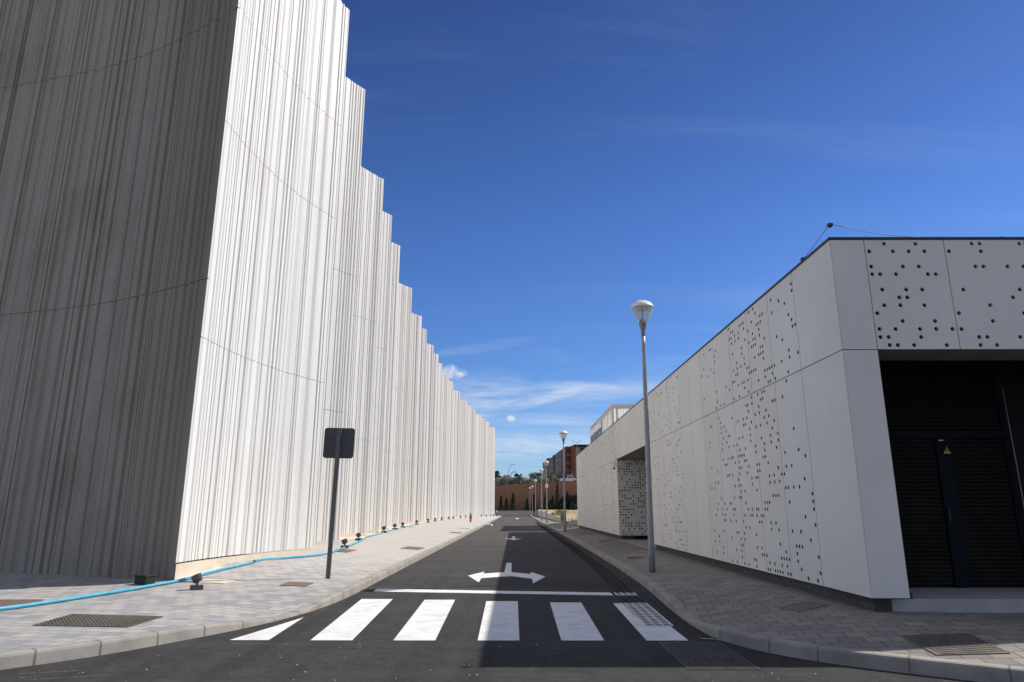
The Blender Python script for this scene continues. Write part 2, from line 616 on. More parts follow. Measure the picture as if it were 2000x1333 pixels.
material('bark', (.12, .09, .065), .9, var=.4, vscale=6)
material('black_trim', (.02, .02, .022), .5)
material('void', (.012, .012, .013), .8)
material('dark_plinth', (.075, .073, .07), .85, var=.3, vscale=5)
material('galvanised', (.36, .37, .38), .55, metal=.5, col2=(.30, .31, .32), vscale=7)
material('cast_grey', (.24, .23, .215), .5, metal=.3, var=.2)
material('lamp_white', (.78, .77, .74), .4, var=.08, vscale=5)
material('reflector', (.62, .57, .48), .5)
material('sign_grey', (.05, .054, .06), .45, var=.2, vscale=4)
material('post_grey', (.10, .105, .105), .45, var=.2, vscale=9)
material('spot_grey', (.085, .088, .10), .38, metal=.35, var=.2, vscale=14)
material('spot_lens', (.03, .035, .045), .1)
material('hose_blue', (.045, .34, .55), .5, col2=(.09, .42, .56), vscale=9)
material('coupling', (.03, .035, .04), .5)
material('rust', (.20, .115, .085), .8, col2=(.15, .10, .08), vscale=14, bump=.4, bscale=90)
material('rust_grey', (.165, .145, .12), .75, col2=(.12, .095, .07), vscale=12, bump=.3)
material('steel_grate', (.05, .046, .042), .8, spec=.15, var=.35, vscale=6)
material('shaded_iron', (.05, .047, .047), .65, metal=.3, col2=(.08, .07, .065), vscale=8)  # darker copy of the cover iron, with its shade in the colour
material('iron_cover', (.13, .12, .11), .6, metal=.4, col2=(.19, .16, .13), vscale=8)
material('green_box', (.010, .02, .014), .7)
material('hydrant_red', (.36, .05, .04), .45)
material('hydrant_top', (.22, .19, .16), .5)
material('chalk', (.75, .74, .70), .9, var=.15)
material('door_slat', (.020, .019, .017), .8, spec=.12, var=.2)
material('door_frame', (.010, .013, .020), .8, spec=.12)
material('yellow_sign', (.6, .36, .03), .5)
material('ink', (.01, .01, .01), .6)
material('soffit', (.30, .285, .27), .7, var=.2, vscale=2)
material('white_render', (.78, .765, .73), .75, var=.1, vscale=2)
material('letter_blue', (.15, .20, .30), .5)
material('brick_red', (.23, .078, .052), .85, var=.25, vscale=1.5)
material('render_grey', (.37, .325, .26), .85, var=.2, vscale=.8)
material('window_dark', (.03, .032, .035), .5, spec=.2)
material('rail', (.20, .21, .21), .5)
material('blind', (.30, .34, .38), .6)
material('roof_dark', (.07, .07, .075), .8)
material('roof_tile', (.52, .26, .13), .85, var=.25, vscale=6)
material('car_white', (.75, .76, .77), .3)
material('car_dark', (.05, .055, .065), .3)
material('tyre', (.02, .02, .02), .8)
material('hill_soil', (.20, .18, .12), .95, col2=(.12, .13, .07), vscale=.3)
material('wire', (.16, .15, .14), .5, metal=.4)
material('leaf_litter', (.30, .18, .09), .9, var=.4, vscale=8)
material('fence_wire', (.24, .25, .25), .5, metal=.4)

# ------------------------------------------------------------------ ground levels
LK = [(-2.62, 150), (-2.70, 100), (-2.78, 60), (-2.84, 40), (-2.9, 25), (-2.93, 18), (-2.94, 15), (-2.94, 13.5), (-2.97, 12.5), (-3.04, 11.6), (-3.22, 10.6), (-3.55, 9.6), (-3.95, 8.75), (-4.43, 7.9), (-5.02, 7.2), (-6, 6.4), (-7.4, 5.75), (-9.5, 5.3), (-13, 5.0), (-40, 4.2)]
RK = [(3.6, 168), (3.12, 94), (2.92, 40), (2.82, 25), (2.72, 18), (2.62, 14.5), (2.5, 12.4), (2.41, 10.8), (2.39, 9.7), (2.45, 8.9), (2.62, 8.35), (2.97, 7.78), (3.4, 7.36), (3.82, 7.05), (4.25, 6.75), (5.5, 5.9), (7.5, 4.9), (11, 4.0), (40, 3)]


def dist(P, x, y):
    b = 1e9
    for (a, c), (e, f) in zip(P, P[1:]):
        dx, dy = e - a, f - c
        t = max(0, min(1, ((x - a) * dx + (y - c) * dy) / (dx * dx + dy * dy)))
        b = min(b, math.hypot(x - a - t * dx, y - c - t * dy))
    return b


def ss(a, b, x):
    t = max(0, min(1, (x - a) / (b - a)))
    return t * t * (3 - 2 * t)


def zl(x, y):
    d = dist(LK, x, y)
    A = ss(12.5, 17, y)
    if y < 18.5: A *= ss(-7.8, -6.7, x)
    dip = .105 * math.exp(-(math.hypot(x + 3.25, y - 10.5) / 1.15) ** 2)
    return .14 + A * min(.23, .073 * max(0, d - .15)) - dip


def zr(x, y):
    d = dist(RK, x, y)
    dip = .105 * math.exp(-(math.hypot(x - 2.5, y - 10.2) / 1.0) ** 2)
    return .14 + min(.13, .087 * max(0, d - .15)) - dip


def resample(P, step_fn):
    """Catmull-Rom through P, points spaced by step_fn(x, y)"""
    dense = []
    for i in range(len(P) - 1):
        p0, p1, p2, p3 = P[max(i - 1, 0)], P[i], P[i + 1], P[min(i + 2, len(P) - 1)]
        L = math.hypot(p2[0] - p1[0], p2[1] - p1[1])
        k = max(8, int(L / .1))
        # centripetal-safe: scale neighbour tangents to this segment's length
        def tan(a, b, c):
            l1, l2 = math.hypot(b[0] - a[0], b[1] - a[1]), math.hypot(c[0] - b[0], c[1] - b[1])
            if l1 < 1e-6: return ((c[0] - b[0]), (c[1] - b[1]))
            if l2 < 1e-6: return ((b[0] - a[0]) * L / l1, (b[1] - a[1]) * L / l1)
            t = [((b[q] - a[q]) / l1 * l2 + (c[q] - b[q]) / l2 * l1) / (l1 + l2) for q in (0, 1)]
            return (t[0] * L, t[1] * L)
        t1, t2 = tan(p0, p1, p2), tan(p1, p2, p3)
        for j in range(k):
            t = j / k
            h = (2 * t ** 3 - 3 * t ** 2 + 1, t ** 3 - 2 * t ** 2 + t, -2 * t ** 3 + 3 * t ** 2, t ** 3 - t ** 2)
            dense.append(tuple(h[0] * p1[q] + h[1] * t1[q] + h[2] * p2[q] + h[3] * t2[q] for q in (0, 1)))
    dense.append(P[-1])
    out = [dense[0]]
    acc = 0
    for a, b in zip(dense, dense[1:]):
        acc += math.hypot(b[0] - a[0], b[1] - a[1])
        if acc >= step_fn(*b):
            out.append(b)
            acc = 0
    return out


def normals(P, side):
    N = []
    for i in range(len(P)):
        a, b = P[max(i - 1, 0)], P[min(i + 1, len(P) - 1)]
        dx, dy = b[0] - a[0], b[1] - a[1]
        l = math.hypot(dx, dy)
        N.append((dy / l * side, -dx / l * side))
    return N


# ------------------------------------------------------------------ ground, road, pavements
g = MB()
g.quad((-900, -300, -.05), (900, -300, -.05), (900, 1600, -.05), (-900, 1600, -.05))
g.build('ground', M['soil'], kind='structure')
rd = MB()
rd.quad((-40, -40, 0), (40, -40, 0), (40, 20, 0), (-40, 20, 0))
rd.quad((-3.3, 20, 0), (4.2, 20, 0), (4.2, 168, 0), (-3.3, 168, 0))
rd.quad((-16, 139.5, -.004), (-3.3, 139.5, -.004), (-3.3, 168, -.004), (-16, 168, -.004))
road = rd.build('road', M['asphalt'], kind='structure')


def flat(pts, z=.004):
    m = MB()
    m.quad(*[(x, y, z) for x, y in pts])
    return m


for pts in ([(-3.40, 8.77), (-2.93, 8.77), (-3.04, 10.55)],
            [(-2.43, 8.76), (-1.93, 8.76), (-2.11, 12.62), (-2.655, 12.62)],
            [(-1.44, 8.755), (-.94, 8.755), (-1.02, 12.52), (-1.545, 12.52)],
            [(-.435, 8.755), (.062, 8.755), (.062, 12.34), (-.475, 12.34)],
            [(.56, 8.755), (1.07, 8.755), (1.122, 12.17), (.60, 12.17)],
            [(1.575, 8.755), (2.075, 8.755), (2.085, 9.775), (1.755, 9.775), (1.80, 12.08), (1.642, 12.08)]):
    flat(pts).build('crosswalk_stripe', M['road_paint'], road)
flat([(-2.68, 13.74), (1.80, 13.14), (1.80, 13.57), (-2.68, 14.19)]).build('stop_line', M['road_paint'], road)
ar = MB()
for pts in ([(-1.086, 16.95), (-.755, 15.42), (-.742, 16.33), (-.745, 17.47), (-.744, 18.02)],
            [(-.742, 16.33), (-.285, 16.69), (-.242, 17.86), (-.745, 17.47)],
            [(-.285, 16.69), (-.048, 16.80), (-.07, 17.87), (-.242, 17.86)],
            [(-.242, 17.86), (-.07, 17.87), (-.075, 20.88), (-.224, 20.88)],
            [(-.048, 16.80), (.403, 16.21), (.408, 17.33), (-.07, 17.87)],
            [(.399, 15.22), (.723, 16.69), (.409, 17.95), (.408, 17.33), (.403, 16.21)]):
    ar.quad(*[(x, y, .004) for x, y in pts])
ar.build('turn_arrow', M['road_paint'], road)
ar = MB()
for pts in ([(-.50, 38.1), (-.03, 35.9), (.42, 38.1), (.06, 37.9), (-.12, 37.9)], [(-.12, 37.9), (.06, 37.9), (.06, 41.2), (-.12, 41.2)]):
    ar.quad(*[(x, y, .004) for x, y in pts])
ar.build('straight_arrow', M['road_paint'], road)
ar = MB()
for pts in ([(.0, 118), (.5, 112), (1.0, 118)], [(.4, 118), (.6, 118), (.6, 127), (.4, 127)]):
    ar.quad(*[(x, y, .004) for x, y in pts])
ar.build('straight_arrow', M['road_paint'], road)


def pavement(P, side, zf, mat, dmax, extra):
    step = lambda x, y: .25 if y < 22 and abs(x) < 13 else 3.0
    C = resample(P, step)
    N = normals(C, side)
    k = MB()
    # kerb: foot, rounded top edge, top, back
    prof = [(0, -.03), (.012, .0), (.02, -99), (.035, -98), (.15, -97)]
    rows = []
    for (x, y), (nx, ny) in zip(C, N):
        t = zf(x + nx * .15, y + ny * .15)
        t = max(t, .03)
        row = []
        for d, z in ((0, -.03), (.010, t - .03), (.018, t - .009), (.036, t), (.155, t)):
            row.append((x + nx * d, y + ny * d, z))
        rows.append(row)
    for a, b in zip(rows, rows[1:]):
        for i in range(4):
            q = (a[i], b[i], b[i + 1], a[i + 1])
            k.quad(*(q if side > 0 else reversed(q)), smooth=False)
    # dark joints between kerb stones are modelled as narrow strips standing a hair proud
    kerb = k.build('kerb', M['kerb_concrete'], kind='structure')
    j = MB()
    acc = 0
    for i in range(len(C) - 1):
        acc += math.hypot(C[i + 1][0] - C[i][0], C[i + 1][1] - C[i][1])
        if acc >= .58 and C[i][1] < 70:
            acc = 0
            (x, y), (nx, ny) = C[i], N[i]
            t = max(zf(x + nx * .15, y + ny * .15), .03)
            tx, ty = -ny, nx
            w = .009
            row = [(-.002, 0.0), (.008, t - .03), (.016, t - .0075), (.036, t + .0022), (.155, t + .0022)]
            for (d0, z0), (d1, z1) in zip(row, row[1:]):
                j.quad((x + nx * d0 - tx * w, y + ny * d0 - ty * w, z0), (x + nx * d0 + tx * w, y + ny * d0 + ty * w, z0), (x + nx * d1 + tx * w, y + ny * d1 + ty * w, z1), (x + nx * d1 - tx * w, y + ny * d1 - ty * w, z1))
    j.build('kerb_joint', material('joint', (.19, .165, .145), .9), kerb)
    s = MB()
    ds = [.155, .4, .7, 1.0, 1.4, 1.8, 2.3, 2.8, 3.4, 4.2, 5.1, 6.0]
    ds = [d for d in ds if d < dmax] + [dmax]
    grid = []
    for (x, y), (nx, ny) in zip(C, N):
        grid.append([(x + nx * d, y + ny * d, max(zf(x + nx * d, y + ny * d), .03) - .004) for d in ds])
    for a, b in zip(grid, grid[1:]):
        for i in range(len(ds) - 1):
            q = (a[i], b[i], b[i + 1], a[i + 1])
            s.quad(*(q if side > 0 else reversed(q)))
    for pts, z in extra:
        s.quad(*[(x, y, z) for x, y in pts])
    s.build('sidewalk', mat, kind='structure')


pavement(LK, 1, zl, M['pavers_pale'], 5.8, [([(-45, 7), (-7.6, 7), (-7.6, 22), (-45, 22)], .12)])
pavement(RK, -1, zr, M['pavers_shaded'], 2.6, [([(4.9, 8.6), (40, 7), (40, 10.6), (4.9, 10.6)], .255)])

# ------------------------------------------------------------------ left building: corrugated screens
TIPS = [(-5.43, 19.35), (-5.84, 23.75), (-6.5, 31.27), (-6.84, 35.62), (-7.12, 40.16), (-7.6, 48.63), (-7.88, 56.3), (-8.0, 60.76), (-8.07, 67.03), (-8.03, 71.26), (-8.11, 76.02), (-7.97, 82.42), (-7.86, 87.27), (-7.57, 94.8), (-7.16, 103.7), (-6.82, 108.48), (-6.35, 112.52), (-5.7, 120.51), (-5.1, 124.74), (-4.65, 129.26), (-3.84, 138.89)]
# missing intermediate tips are set by the pitch seen in the photograph
ZB, HT = .51, 17.55


def tipx(y):
    if y <= TIPS[0][1]: return -5.43 - .15 * (TIPS[0][1] - y) / 3
    for (a, b), (c, d) in zip(TIPS, TIPS[1:]):
        if b <= y <= d: return a + (c - a) * (y - b) / (d - b)
    return TIPS[-1][0]


def rib_profile(L, r, wide, depth, fine=False):
    """(s, d): d <= 0 is depth behind the outer face"""
    out = []
    s = 0.
    while s < L:
        if fine:
            w1, w2 = r.choice([.04, .055, .07, .11, .17]) * wide, r.choice([.025, .035, .05, .08]) * wide
            dp = -depth * r.choice([.35, .6, .8, 1.0])
            out += [(s, 0.), (s + w1, 0.), (s + w1 + .012, dp), (s + w1 + .012 + w2, dp)]
            s += w1 + w2 + .022
            continue
        w1 = r.choice([.04, .07, .11, .16]) * wide * r.uniform(.8, 1.25)
        w2 = r.choice([.012, .025, .05, .10]) * wide * r.uniform(.8, 1.25)
        f1 = r.choice([.008, .02, .035]) * wide
        f2 = r.choice([.008, .012, .03, .07]) * wide
        dp = -depth * r.choice([.4, .7, 1.0, 1.15])
        tl = depth * r.choice([0, 0, -.25, -.35])
        out += [(s, tl), (s + w1, 0.), (s + w1 + f1, dp), (s + w1 + f1 + w2, dp - tl * .6)]
        s += w1 + f1 + w2 + f2
    out = [q for q in out if q[0] < L - .03]
    out += [(L - .028, 0.), (L, 0.)]
    return out


def curve_sampler(P):
    D = [0]
    for a, b in zip(P, P[1:]): D.append(D[-1] + math.hypot(b[0] - a[0], b[1] - a[1]))

    def at(s):
        s = max(0, min(s, D[-1] - 1e-6))
        lo, hi = 0, len(D) - 1
        while hi - lo > 1:
            mid = (lo + hi) // 2
            if D[mid] <= s: lo = mid
            else: hi = mid
        t = (s - D[lo]) / (D[hi] - D[lo])
        a, b = P[lo], P[hi]
        l = math.hypot(b[0] - a[0], b[1] - a[1])
        return (a[0] + (b[0] - a[0]) * t, a[1] + (b[1] - a[1]) * t), ((b[1] - a[1]) / l, -(b[0] - a[0]) / l)
    return at, D[-1]


def screen(P, side, zb, zt, joints, wide, depth, seed, end_return, name, mat, parent, fine=False):
    r = random.Random(seed)
    at, L = curve_sampler(P)
    prof = rib_profile(L, r, wide, depth, fine)
    pl = []
    for s, d in prof:
        (x, y), (nx, ny) = at(s)
        nx, ny = nx * side, ny * side
        pl.append((x + nx * d, y + ny * d, nx, ny))
    if end_return:
        x, y, nx, ny = pl[-1]
        pl.append((x - nx * end_return, y - ny * end_return, nx, ny))
    rows = [(zb, 0)]
    for j in joints: rows += [(j - .008, 0), (j - .008, .03), (j + .008, .03), (j + .008, 0)]
    rows.append((zt, 0))
    m = MB()
    base = len(m.v)
    for z, ins in rows:
        for x, y, nx, ny in pl: m.v.append((x - nx * ins, y - ny * ins, z))
    for x, y, nx, ny in pl: m.v.append((x - nx * .22, y - ny * .22, zt))
    for x, y, nx, ny in pl: m.v.append((x - nx * .22, y - ny * .22, zt - 1.5))
    k = len(pl)
    for j in range(len(rows) + 1):
        for i in range(k - 1):
            q = (j * k + i, j * k + i + 1, (j + 1) * k + i + 1, (j + 1) * k + i)
            m.f.append(q if side > 0 else tuple(reversed(q)))
            m.sm.append(False)
    return m.build(name, mat, parent)


def bez(p0, p1, p2, n=24):
    return [tuple((1 - t) ** 2 * p0[q] + 2 * t * (1 - t) * p1[q] + t * t * p2[q] for q in (0, 1)) for t in [i / n for i in range(n + 1)]]


bl = empty('corrugated_building', (-6.5, 14, 0), label='tall white building wrapped in curved corrugated screens that step away along the street', cat='building')
inv = Matrix.Translation((6.5, -14, 0))


def attach(o, root):
    o.matrix_parent_inverse = root.matrix_basis.inverted()
    return o


shade_P = resample([(-27, 18.3), (-21, 18.0), (-16.5, 17.45), (-13.06, 16.72), (-9.9, 15.72), (-8.0, 14.75), (-6.56, 13.88)], lambda x, y: .1)
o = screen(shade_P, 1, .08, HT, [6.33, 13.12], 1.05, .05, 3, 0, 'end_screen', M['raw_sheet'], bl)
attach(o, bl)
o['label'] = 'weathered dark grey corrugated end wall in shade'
curves = []
c0 = resample([(-6.56, 13.885), (-6.50, 15.2), (-6.32, 16.5), (-5.98, 17.9), (-5.43, 19.35)], lambda x, y: .08)
curves.append(c0)
for k in range(1, len(TIPS)):
    a, b = TIPS[k - 1], TIPS[k]
    u = ((b[0] - a[0]), (b[1] - a[1]))
    L = math.hypot(*u)
    p0 = (b[0] - 1.9, b[1] - min(4.0, u[1] - .1))
    c_ = bez(p0, (b[0] - 1.12, b[1] - 1.45), b, 26)
    curves.append([(b[0] - 1.95, a[1] - .5)] + c_)
for k, cv in enumerate(curves):
    wide = .85 if k == 0 else (1.15 if k < 6 else 2.1)
    js = [5.04, 10.12, 13.25] if k == 0 else [5.04 - .25 * (k % 3), 10.12 - .3 * (k % 2)]
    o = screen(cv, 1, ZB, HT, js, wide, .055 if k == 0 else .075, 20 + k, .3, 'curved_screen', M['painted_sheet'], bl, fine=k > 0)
    attach(o, bl)
    # set-back plinth under the screen
    pm = MB()
    at, L = curve_sampler(cv)
    n_ = 14
    pts = []
    for i in range(n_ + 1):
        (x, y), (nx, ny) = at(L * i / n_)
        pts.append((x + nx * .012, y + ny * .012))
    for a, b in zip(pts, pts[1:]):
        pm.quad((a[0], a[1], .0), (b[0], b[1], .0), (b[0], b[1], ZB - .03), (a[0], a[1], ZB - .03))
        na, nb = at(L * pts.index(a) / n_)[1], at(L * pts.index(b) / n_)[1]
        pm.quad((a[0], a[1], ZB - .03), (b[0], b[1], ZB - .03), (b[0] - nb[0] * .12, b[1] - nb[1] * .12, ZB - .03), (a[0] - na[0] * .12, a[1] - na[1] * .12, ZB - .03))
    attach(pm.build('plinth', M['beige_concrete'], bl), bl)
# inner body of the building (closes the gaps, carries the roof)
body = [(-27, 19.2), (-13.2, 17.6), (-9.9, 16.6), (-7.6, 15.4), (-7.45, 18)] + [(tipx(y) - 1.75, y) for y in (22, 30, 40, 50, 60, 70, 80, 90, 100, 110, 120, 130)] + [(-5.2, 138.3), (-27, 138.3)]
attach(MB().prism(body, -.02, 15.9).build('core_wall', M['grey_concrete'], bl), bl)
# beige concrete apron along the foot of the screens
ap = MB()
ys = [13.95, 14.6, 15.3, 16, 17, 18, 19.35] + [20 + 3 * i for i in range(40)]
for a, b in zip(ys, ys[1:]):
    def outer(y):
        if y < 19.4:
            return -6.40 + (y - 13.95) * (1.12 / 5.4) if y > 13.95 else -6.40
        return tipx(y) + .16
    def wid(y): return .3 if y < 15.4 else (1.0 if y < 19.4 else 2.3)
    xa, xb = outer(a), outer(b)
    ap.quad((xa, a, zl(xa, a) + .002), (xb, b, zl(xb, b) + .002), (xb - wid(b), b, zl(xb, b) + .012), (xa - wid(a), a, zl(xa, a) + .012))
ap.build('apron', M['beige_concrete'], kind='structure')

# ------------------------------------------------------------------ right building: perforated panels
XP, YF = 4.46, 9.06
ZP0, ZP1, ZP2 = .437, 3.625, 5.22
PITCH = 1.13
br = empty('perforated_building', (XP, YF, 0), label='low pale building clad in flat panels with punched round holes', cat='building')


def panel(org, u, v, nrm, w, h, mask, r=.0315, seg=16, depth=.003):
    """flat panel with real holes. org: lower left of the panel seen from outside; mask(c, r) -> bool"""
    m = MB()
    org, u, v, nrm = map(Vector, (org, u, v, nrm))
    g = .006
    cols = max(1, round(w / .113))
    rows_ = max(1, round(h / .1135))
    cw, ch = (w - 2 * g) / cols, (h - 2 * g) / rows_

    def P(a, b, d=0.):
        return tuple(org + u * a + v * b - nrm * d)
    for j in range(rows_):
        b0, b1 = g + j * ch, g + (j + 1) * ch
        run = None
        for i in range(cols + 1):
            hole = i < cols and mask(i, j)
            if i < cols and not hole:
                if run is None: run = i
                continue
            if run is not None:
                m.quad(P(g + run * cw, b0), P(g + i * cw, b0), P(g + i * cw, b1), P(g + run * cw, b1))
                run = None
            if hole:
                cx, cy = g + (i + .5) * cw, (b0 + b1) / 2
                A = [2 * math.pi * q / seg for q in range(seg)]
                ring = [(cx + r * math.cos(t), cy + r * math.sin(t)) for t in A]
                sq = []
                for t in A:
                    k = 1 / max(abs(math.cos(t)), abs(math.sin(t)))
                    sq.append((cx + cw / 2 * k * math.cos(t), cy + ch / 2 * k * math.sin(t)))
                for q in range(seg):
                    p = (q + 1) % seg
                    m.quad(P(*ring[q]), P(*sq[q]), P(*sq[p]), P(*ring[p]))
                    m.quad(P(*ring[q], depth), P(*ring[q]), P(*ring[p]), P(*ring[p], depth))
    # edge returns
    c = [(g, g), (w - g, g), (w - g, h - g), (g, h - g)]
    for q in range(4):
        a, b = c[q], c[(q + 1) % 4]
        m.quad(P(*a, depth), P(*b, depth), P(*b), P(*a))
    return m


def side_panel(y0, y1, z0, z1, dens, seed, seg=8):
    """panel on the street face (normal -X); seen from outside left is the far end"""
    r = random.Random(seed)
    cols, rows_ = max(1, round((y1 - y0) / .113)), max(1, round((z1 - z0) / .1135))
    table = {(i, j) for i in range(cols) for j in range(rows_) if r.random() < (dens(i / cols) if callable(dens) else dens)}
    o = panel((XP, y1, z0), (0, -1, 0), (0, 0, 1), (-1, 0, 0), y1 - y0, z1 - z0, lambda i, j: (i, j) in table, seg=seg).build('facade_panel', M['cladding'], br)
    return attach(o, br)


edges = [YF, 10.43] + [10.43 + PITCH * k for k in range(1, 12)]           # near part, ends at 22.86
low_d = [0, .10, .25, .27, .17, .10, 0, 0, .18, .13, .08, .07]
up_d = [0, .11, .24, .27, .14, .10, 0, 0, .14, .12, .07, .08]
for k in range(len(edges) - 1):
    seg = 16 if k < 6 else 8
    side_panel(edges[k], edges[k + 1], ZP0, ZP1, low_d[k], 100 + k, seg)
    side_panel(edges[k], edges[k + 1], ZP1, ZP2, up_d[k], 200 + k, seg)
OP0, OP1, FAR = 22.86, 30.02, 49.6
n_over = 6
w_over = (OP1 - OP0) / n_over
for k in range(n_over):
    side_panel(OP0 + k * w_over, OP0 + (k + 1) * w_over, ZP1, ZP2, [.07, .10, 0, 0, .0, .08][k], 300 + k)
n_far = 17
w_far = (FAR - OP1) / n_far
for k in range(n_far):
    t = k / (n_far - 1)
    dn = .42 + .14 * math.sin(k * 2.1)
    if t > .72: dn *= 1 - (t - .72) * 2.3
    side_panel(OP1 + k * w_far, OP1 + (k + 1) * w_far, ZP0, ZP1, dn, 400 + k)
    side_panel(OP1 + k * w_far, OP1 + (k + 1) * w_far, ZP1, ZP2, dn, 500 + k)


def front_panel(x0, x1, z0, z1, holes, seg=16):
    o = panel((x0, YF, z0), (1, 0, 0), (0, 0, 1), (0, -1, 0), x1 - x0, z1 - z0, lambda i, j: (i, j) in holes, r=.030, seg=seg, depth=.035).build('facade_panel', M['cladding'], br)
    return attach(o, br)


# hole layout of the two panels by the corner, read row by row (top row first)
rowsA = ['..x...x...', 'x..x.x.x..', '..........', 'x...x.x...', 'xx.x...xx.', '..........', '.x..x.x...', '...xx.....', '.x.x..x...', 'x.........', '...x...x..', 'x.x..x.x.x', 'xx...x....', '..........']
rowsB = ['...xx....x', 'x...x.....', '..........', '...xx..x.x', '..........', '..........', '.x......x.', '.......x..', '....x.....', 'x.......x.', '....x.....', 'x.........', '..xx...x..', '..........']
rowsA[13] = '.xx.x...x.'
rowsB[13] = '..x.x.....'


def holes_from(rows):
    k = len(rows)
    return {(i, k - 1 - j) for j, row in enumerate(rows) for i, c in enumerate(row) if c == 'x'}


front_panel(XP, 4.94, ZP1, ZP2, set())
front_panel(XP, 4.94, ZP0, ZP1, set())
front_panel(4.94, 6.06, ZP1, ZP2, holes_from(rowsA))
front_panel(6.06, 7.19, ZP1, ZP2, holes_from(rowsB))
rr = random.Random(5)
for k in range(4):
    front_panel(7.19 + 1.13 * k, 7.19 + 1.13 * (k + 1), ZP1, ZP2, {(i, j) for i in range(10) for j in range(14) if rr.random() < .14})
for k in range(3):
    front_panel(8.32 + 1.13 * k, 8.32 + 1.13 * (k + 1), ZP0, ZP1, {(i, j) for i in range(10) for j in range(28) if rr.random() < .1})
# dark cavity behind the cladding, plinth, roof
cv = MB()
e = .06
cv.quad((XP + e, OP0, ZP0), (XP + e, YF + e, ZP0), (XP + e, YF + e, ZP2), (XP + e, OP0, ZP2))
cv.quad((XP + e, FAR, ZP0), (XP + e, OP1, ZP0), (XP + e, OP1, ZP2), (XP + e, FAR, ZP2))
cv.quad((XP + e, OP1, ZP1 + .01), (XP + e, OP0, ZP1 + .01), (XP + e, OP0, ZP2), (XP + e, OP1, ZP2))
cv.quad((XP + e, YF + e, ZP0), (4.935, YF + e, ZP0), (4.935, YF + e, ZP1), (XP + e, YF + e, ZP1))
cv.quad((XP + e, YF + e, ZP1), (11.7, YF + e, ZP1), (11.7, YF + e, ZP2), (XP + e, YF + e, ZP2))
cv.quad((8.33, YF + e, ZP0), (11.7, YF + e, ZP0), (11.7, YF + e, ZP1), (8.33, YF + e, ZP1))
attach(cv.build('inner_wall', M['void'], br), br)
pl = MB()
pl.box((XP + .09, YF + .16, -.02), (XP + .6, OP0 - .02, ZP0 + .05))
pl.box((XP + .09, OP1 + .08, -.02), (XP + .6, FAR - .1, ZP0 + .05))
attach(pl.build('plinth', M['dark_plinth'], br), br)
dk = MB()
dk.box((XP + .6, OP1 + .14, .02), (9.4, OP1 + .5, ZP0))
attach(dk.build('plinth_recess', M['void'], br), br)
rf = MB()
rf.box((XP + .03, YF + .03, ZP2 - .11), (14, FAR - .03, ZP2 - .02))
attach(rf.build('roof', M['roof_dark'], br), br)
tr = MB()
tr.box((XP - .012, YF - .012, ZP2 + .001), (XP + .12, FAR, ZP2 + .034))
tr.box((XP + .12, YF - .012, ZP2 + .001), (14, YF + .12, ZP2 + .034))
attach(tr.build('roof_trim', M['black_trim'], br), br)
# solid walls not seen from the street but closing the volume
wl = MB()
wl.box((XP + .1, FAR - .06, .0), (14, FAR + .05, ZP2 - .12))
wl.box((13.8, YF + .2, .0), (14, FAR - .07, ZP2 - .12))
wl.box((11.71, YF + .02, .0), (13.79, YF + .2, ZP2 - .12))
attach(wl.build('rear_wall', M['cladding'], br), br)
# passage: soffit, perforated jamb facing the camera, back wall, floor
so = MB()
so.box((XP + .012, OP0 - .1, ZP1 + .004), (9.4, OP1 + .1, ZP1 + .05))
attach(so.build('soffit', M['soffit'], br), br)
rr = random.Random(77)
jm = panel((XP + .004, OP1, ZP0), (1, 0, 0), (0, 0, 1), (0, -1, 0), 3.05, ZP1 - ZP0 - .02, lambda i, j: rr.random() < .46, r=.038, seg=8)
attach(jm.build('facade_panel', M['cladding'], br), br)
bk = MB()
bk.quad((XP + .07, OP1 + .055, ZP0), (7.5, OP1 + .055, ZP0), (7.5, OP1 + .055, ZP1), (XP + .07, OP1 + .055, ZP1))
bk.box((7.52, OP0 - .5, .0), (7.7, OP1 + .4, ZP1))
bk.box((XP + .1, OP0 - .16, .3), (7.5, OP0 - .04, ZP1))
attach(bk.build('passage_wall', material('passage', (.12, .115, .11), .8), br), br)
attach(MB().box((XP - .02, OP0 - .02, -.02), (7.5, OP1 + .13, .275)).build('passage_floor', material('floor_pale', (.40, .39, .34), .85, var=.2), br), br)
# door recess on the front
DY = 10.5
rc = MB()
rc.box((4.944, YF + .012, ZP1 + .004), (8.34, YF + .72, ZP1 + .03))
attach(rc.build('soffit', M['soffit'], br), br)
vd = MB()
vd.box((4.70, YF + .73, ZP1 + .4), (8.6, DY + .3, ZP1 + .45))
vd.box((4.70, DY + .06, .1), (8.6, DY + .2, ZP1 + .4))
vd.box((4.80, YF + .2, .3), (4.93, DY + .06, ZP1 + .4))
vd.box((8.05, YF + .2, .3), (8.3, DY + .06, ZP1 + .4))
attach(vd.build('recess_wall', M['void'], br), br)
attach(MB().box((4.78, YF + .15, -.02), (13.7, DY + .05, .414)).build('step', material('step_concrete', (.40, .40, .41), .8, var=.15, vscale=3), br, bevel=.01), br)
# the louvred double door with its fixed louvred transom
dr = empty('door', (0, 0, 0))
dr.parent = br
attach(dr, br)


def louvre(x0, x1, z0, z1, name):
    m = MB()
    k = int((z1 - z0) / .058)
    hh = (z1 - z0) / k
    for i in range(k):
        z = z0 + i * hh
        m.quad((x0, DY - .035, z + .004), (x1, DY - .035, z + .004), (x1, DY + .0, z + hh), (x0, DY + .0, z + hh))
        m.quad((x0, DY + .0, z + .002), (x1, DY + .0, z + .002), (x1, DY - .035, z + .004), (x0, DY - .035, z + .004))
    return m.build(name, M['door_slat'], dr)


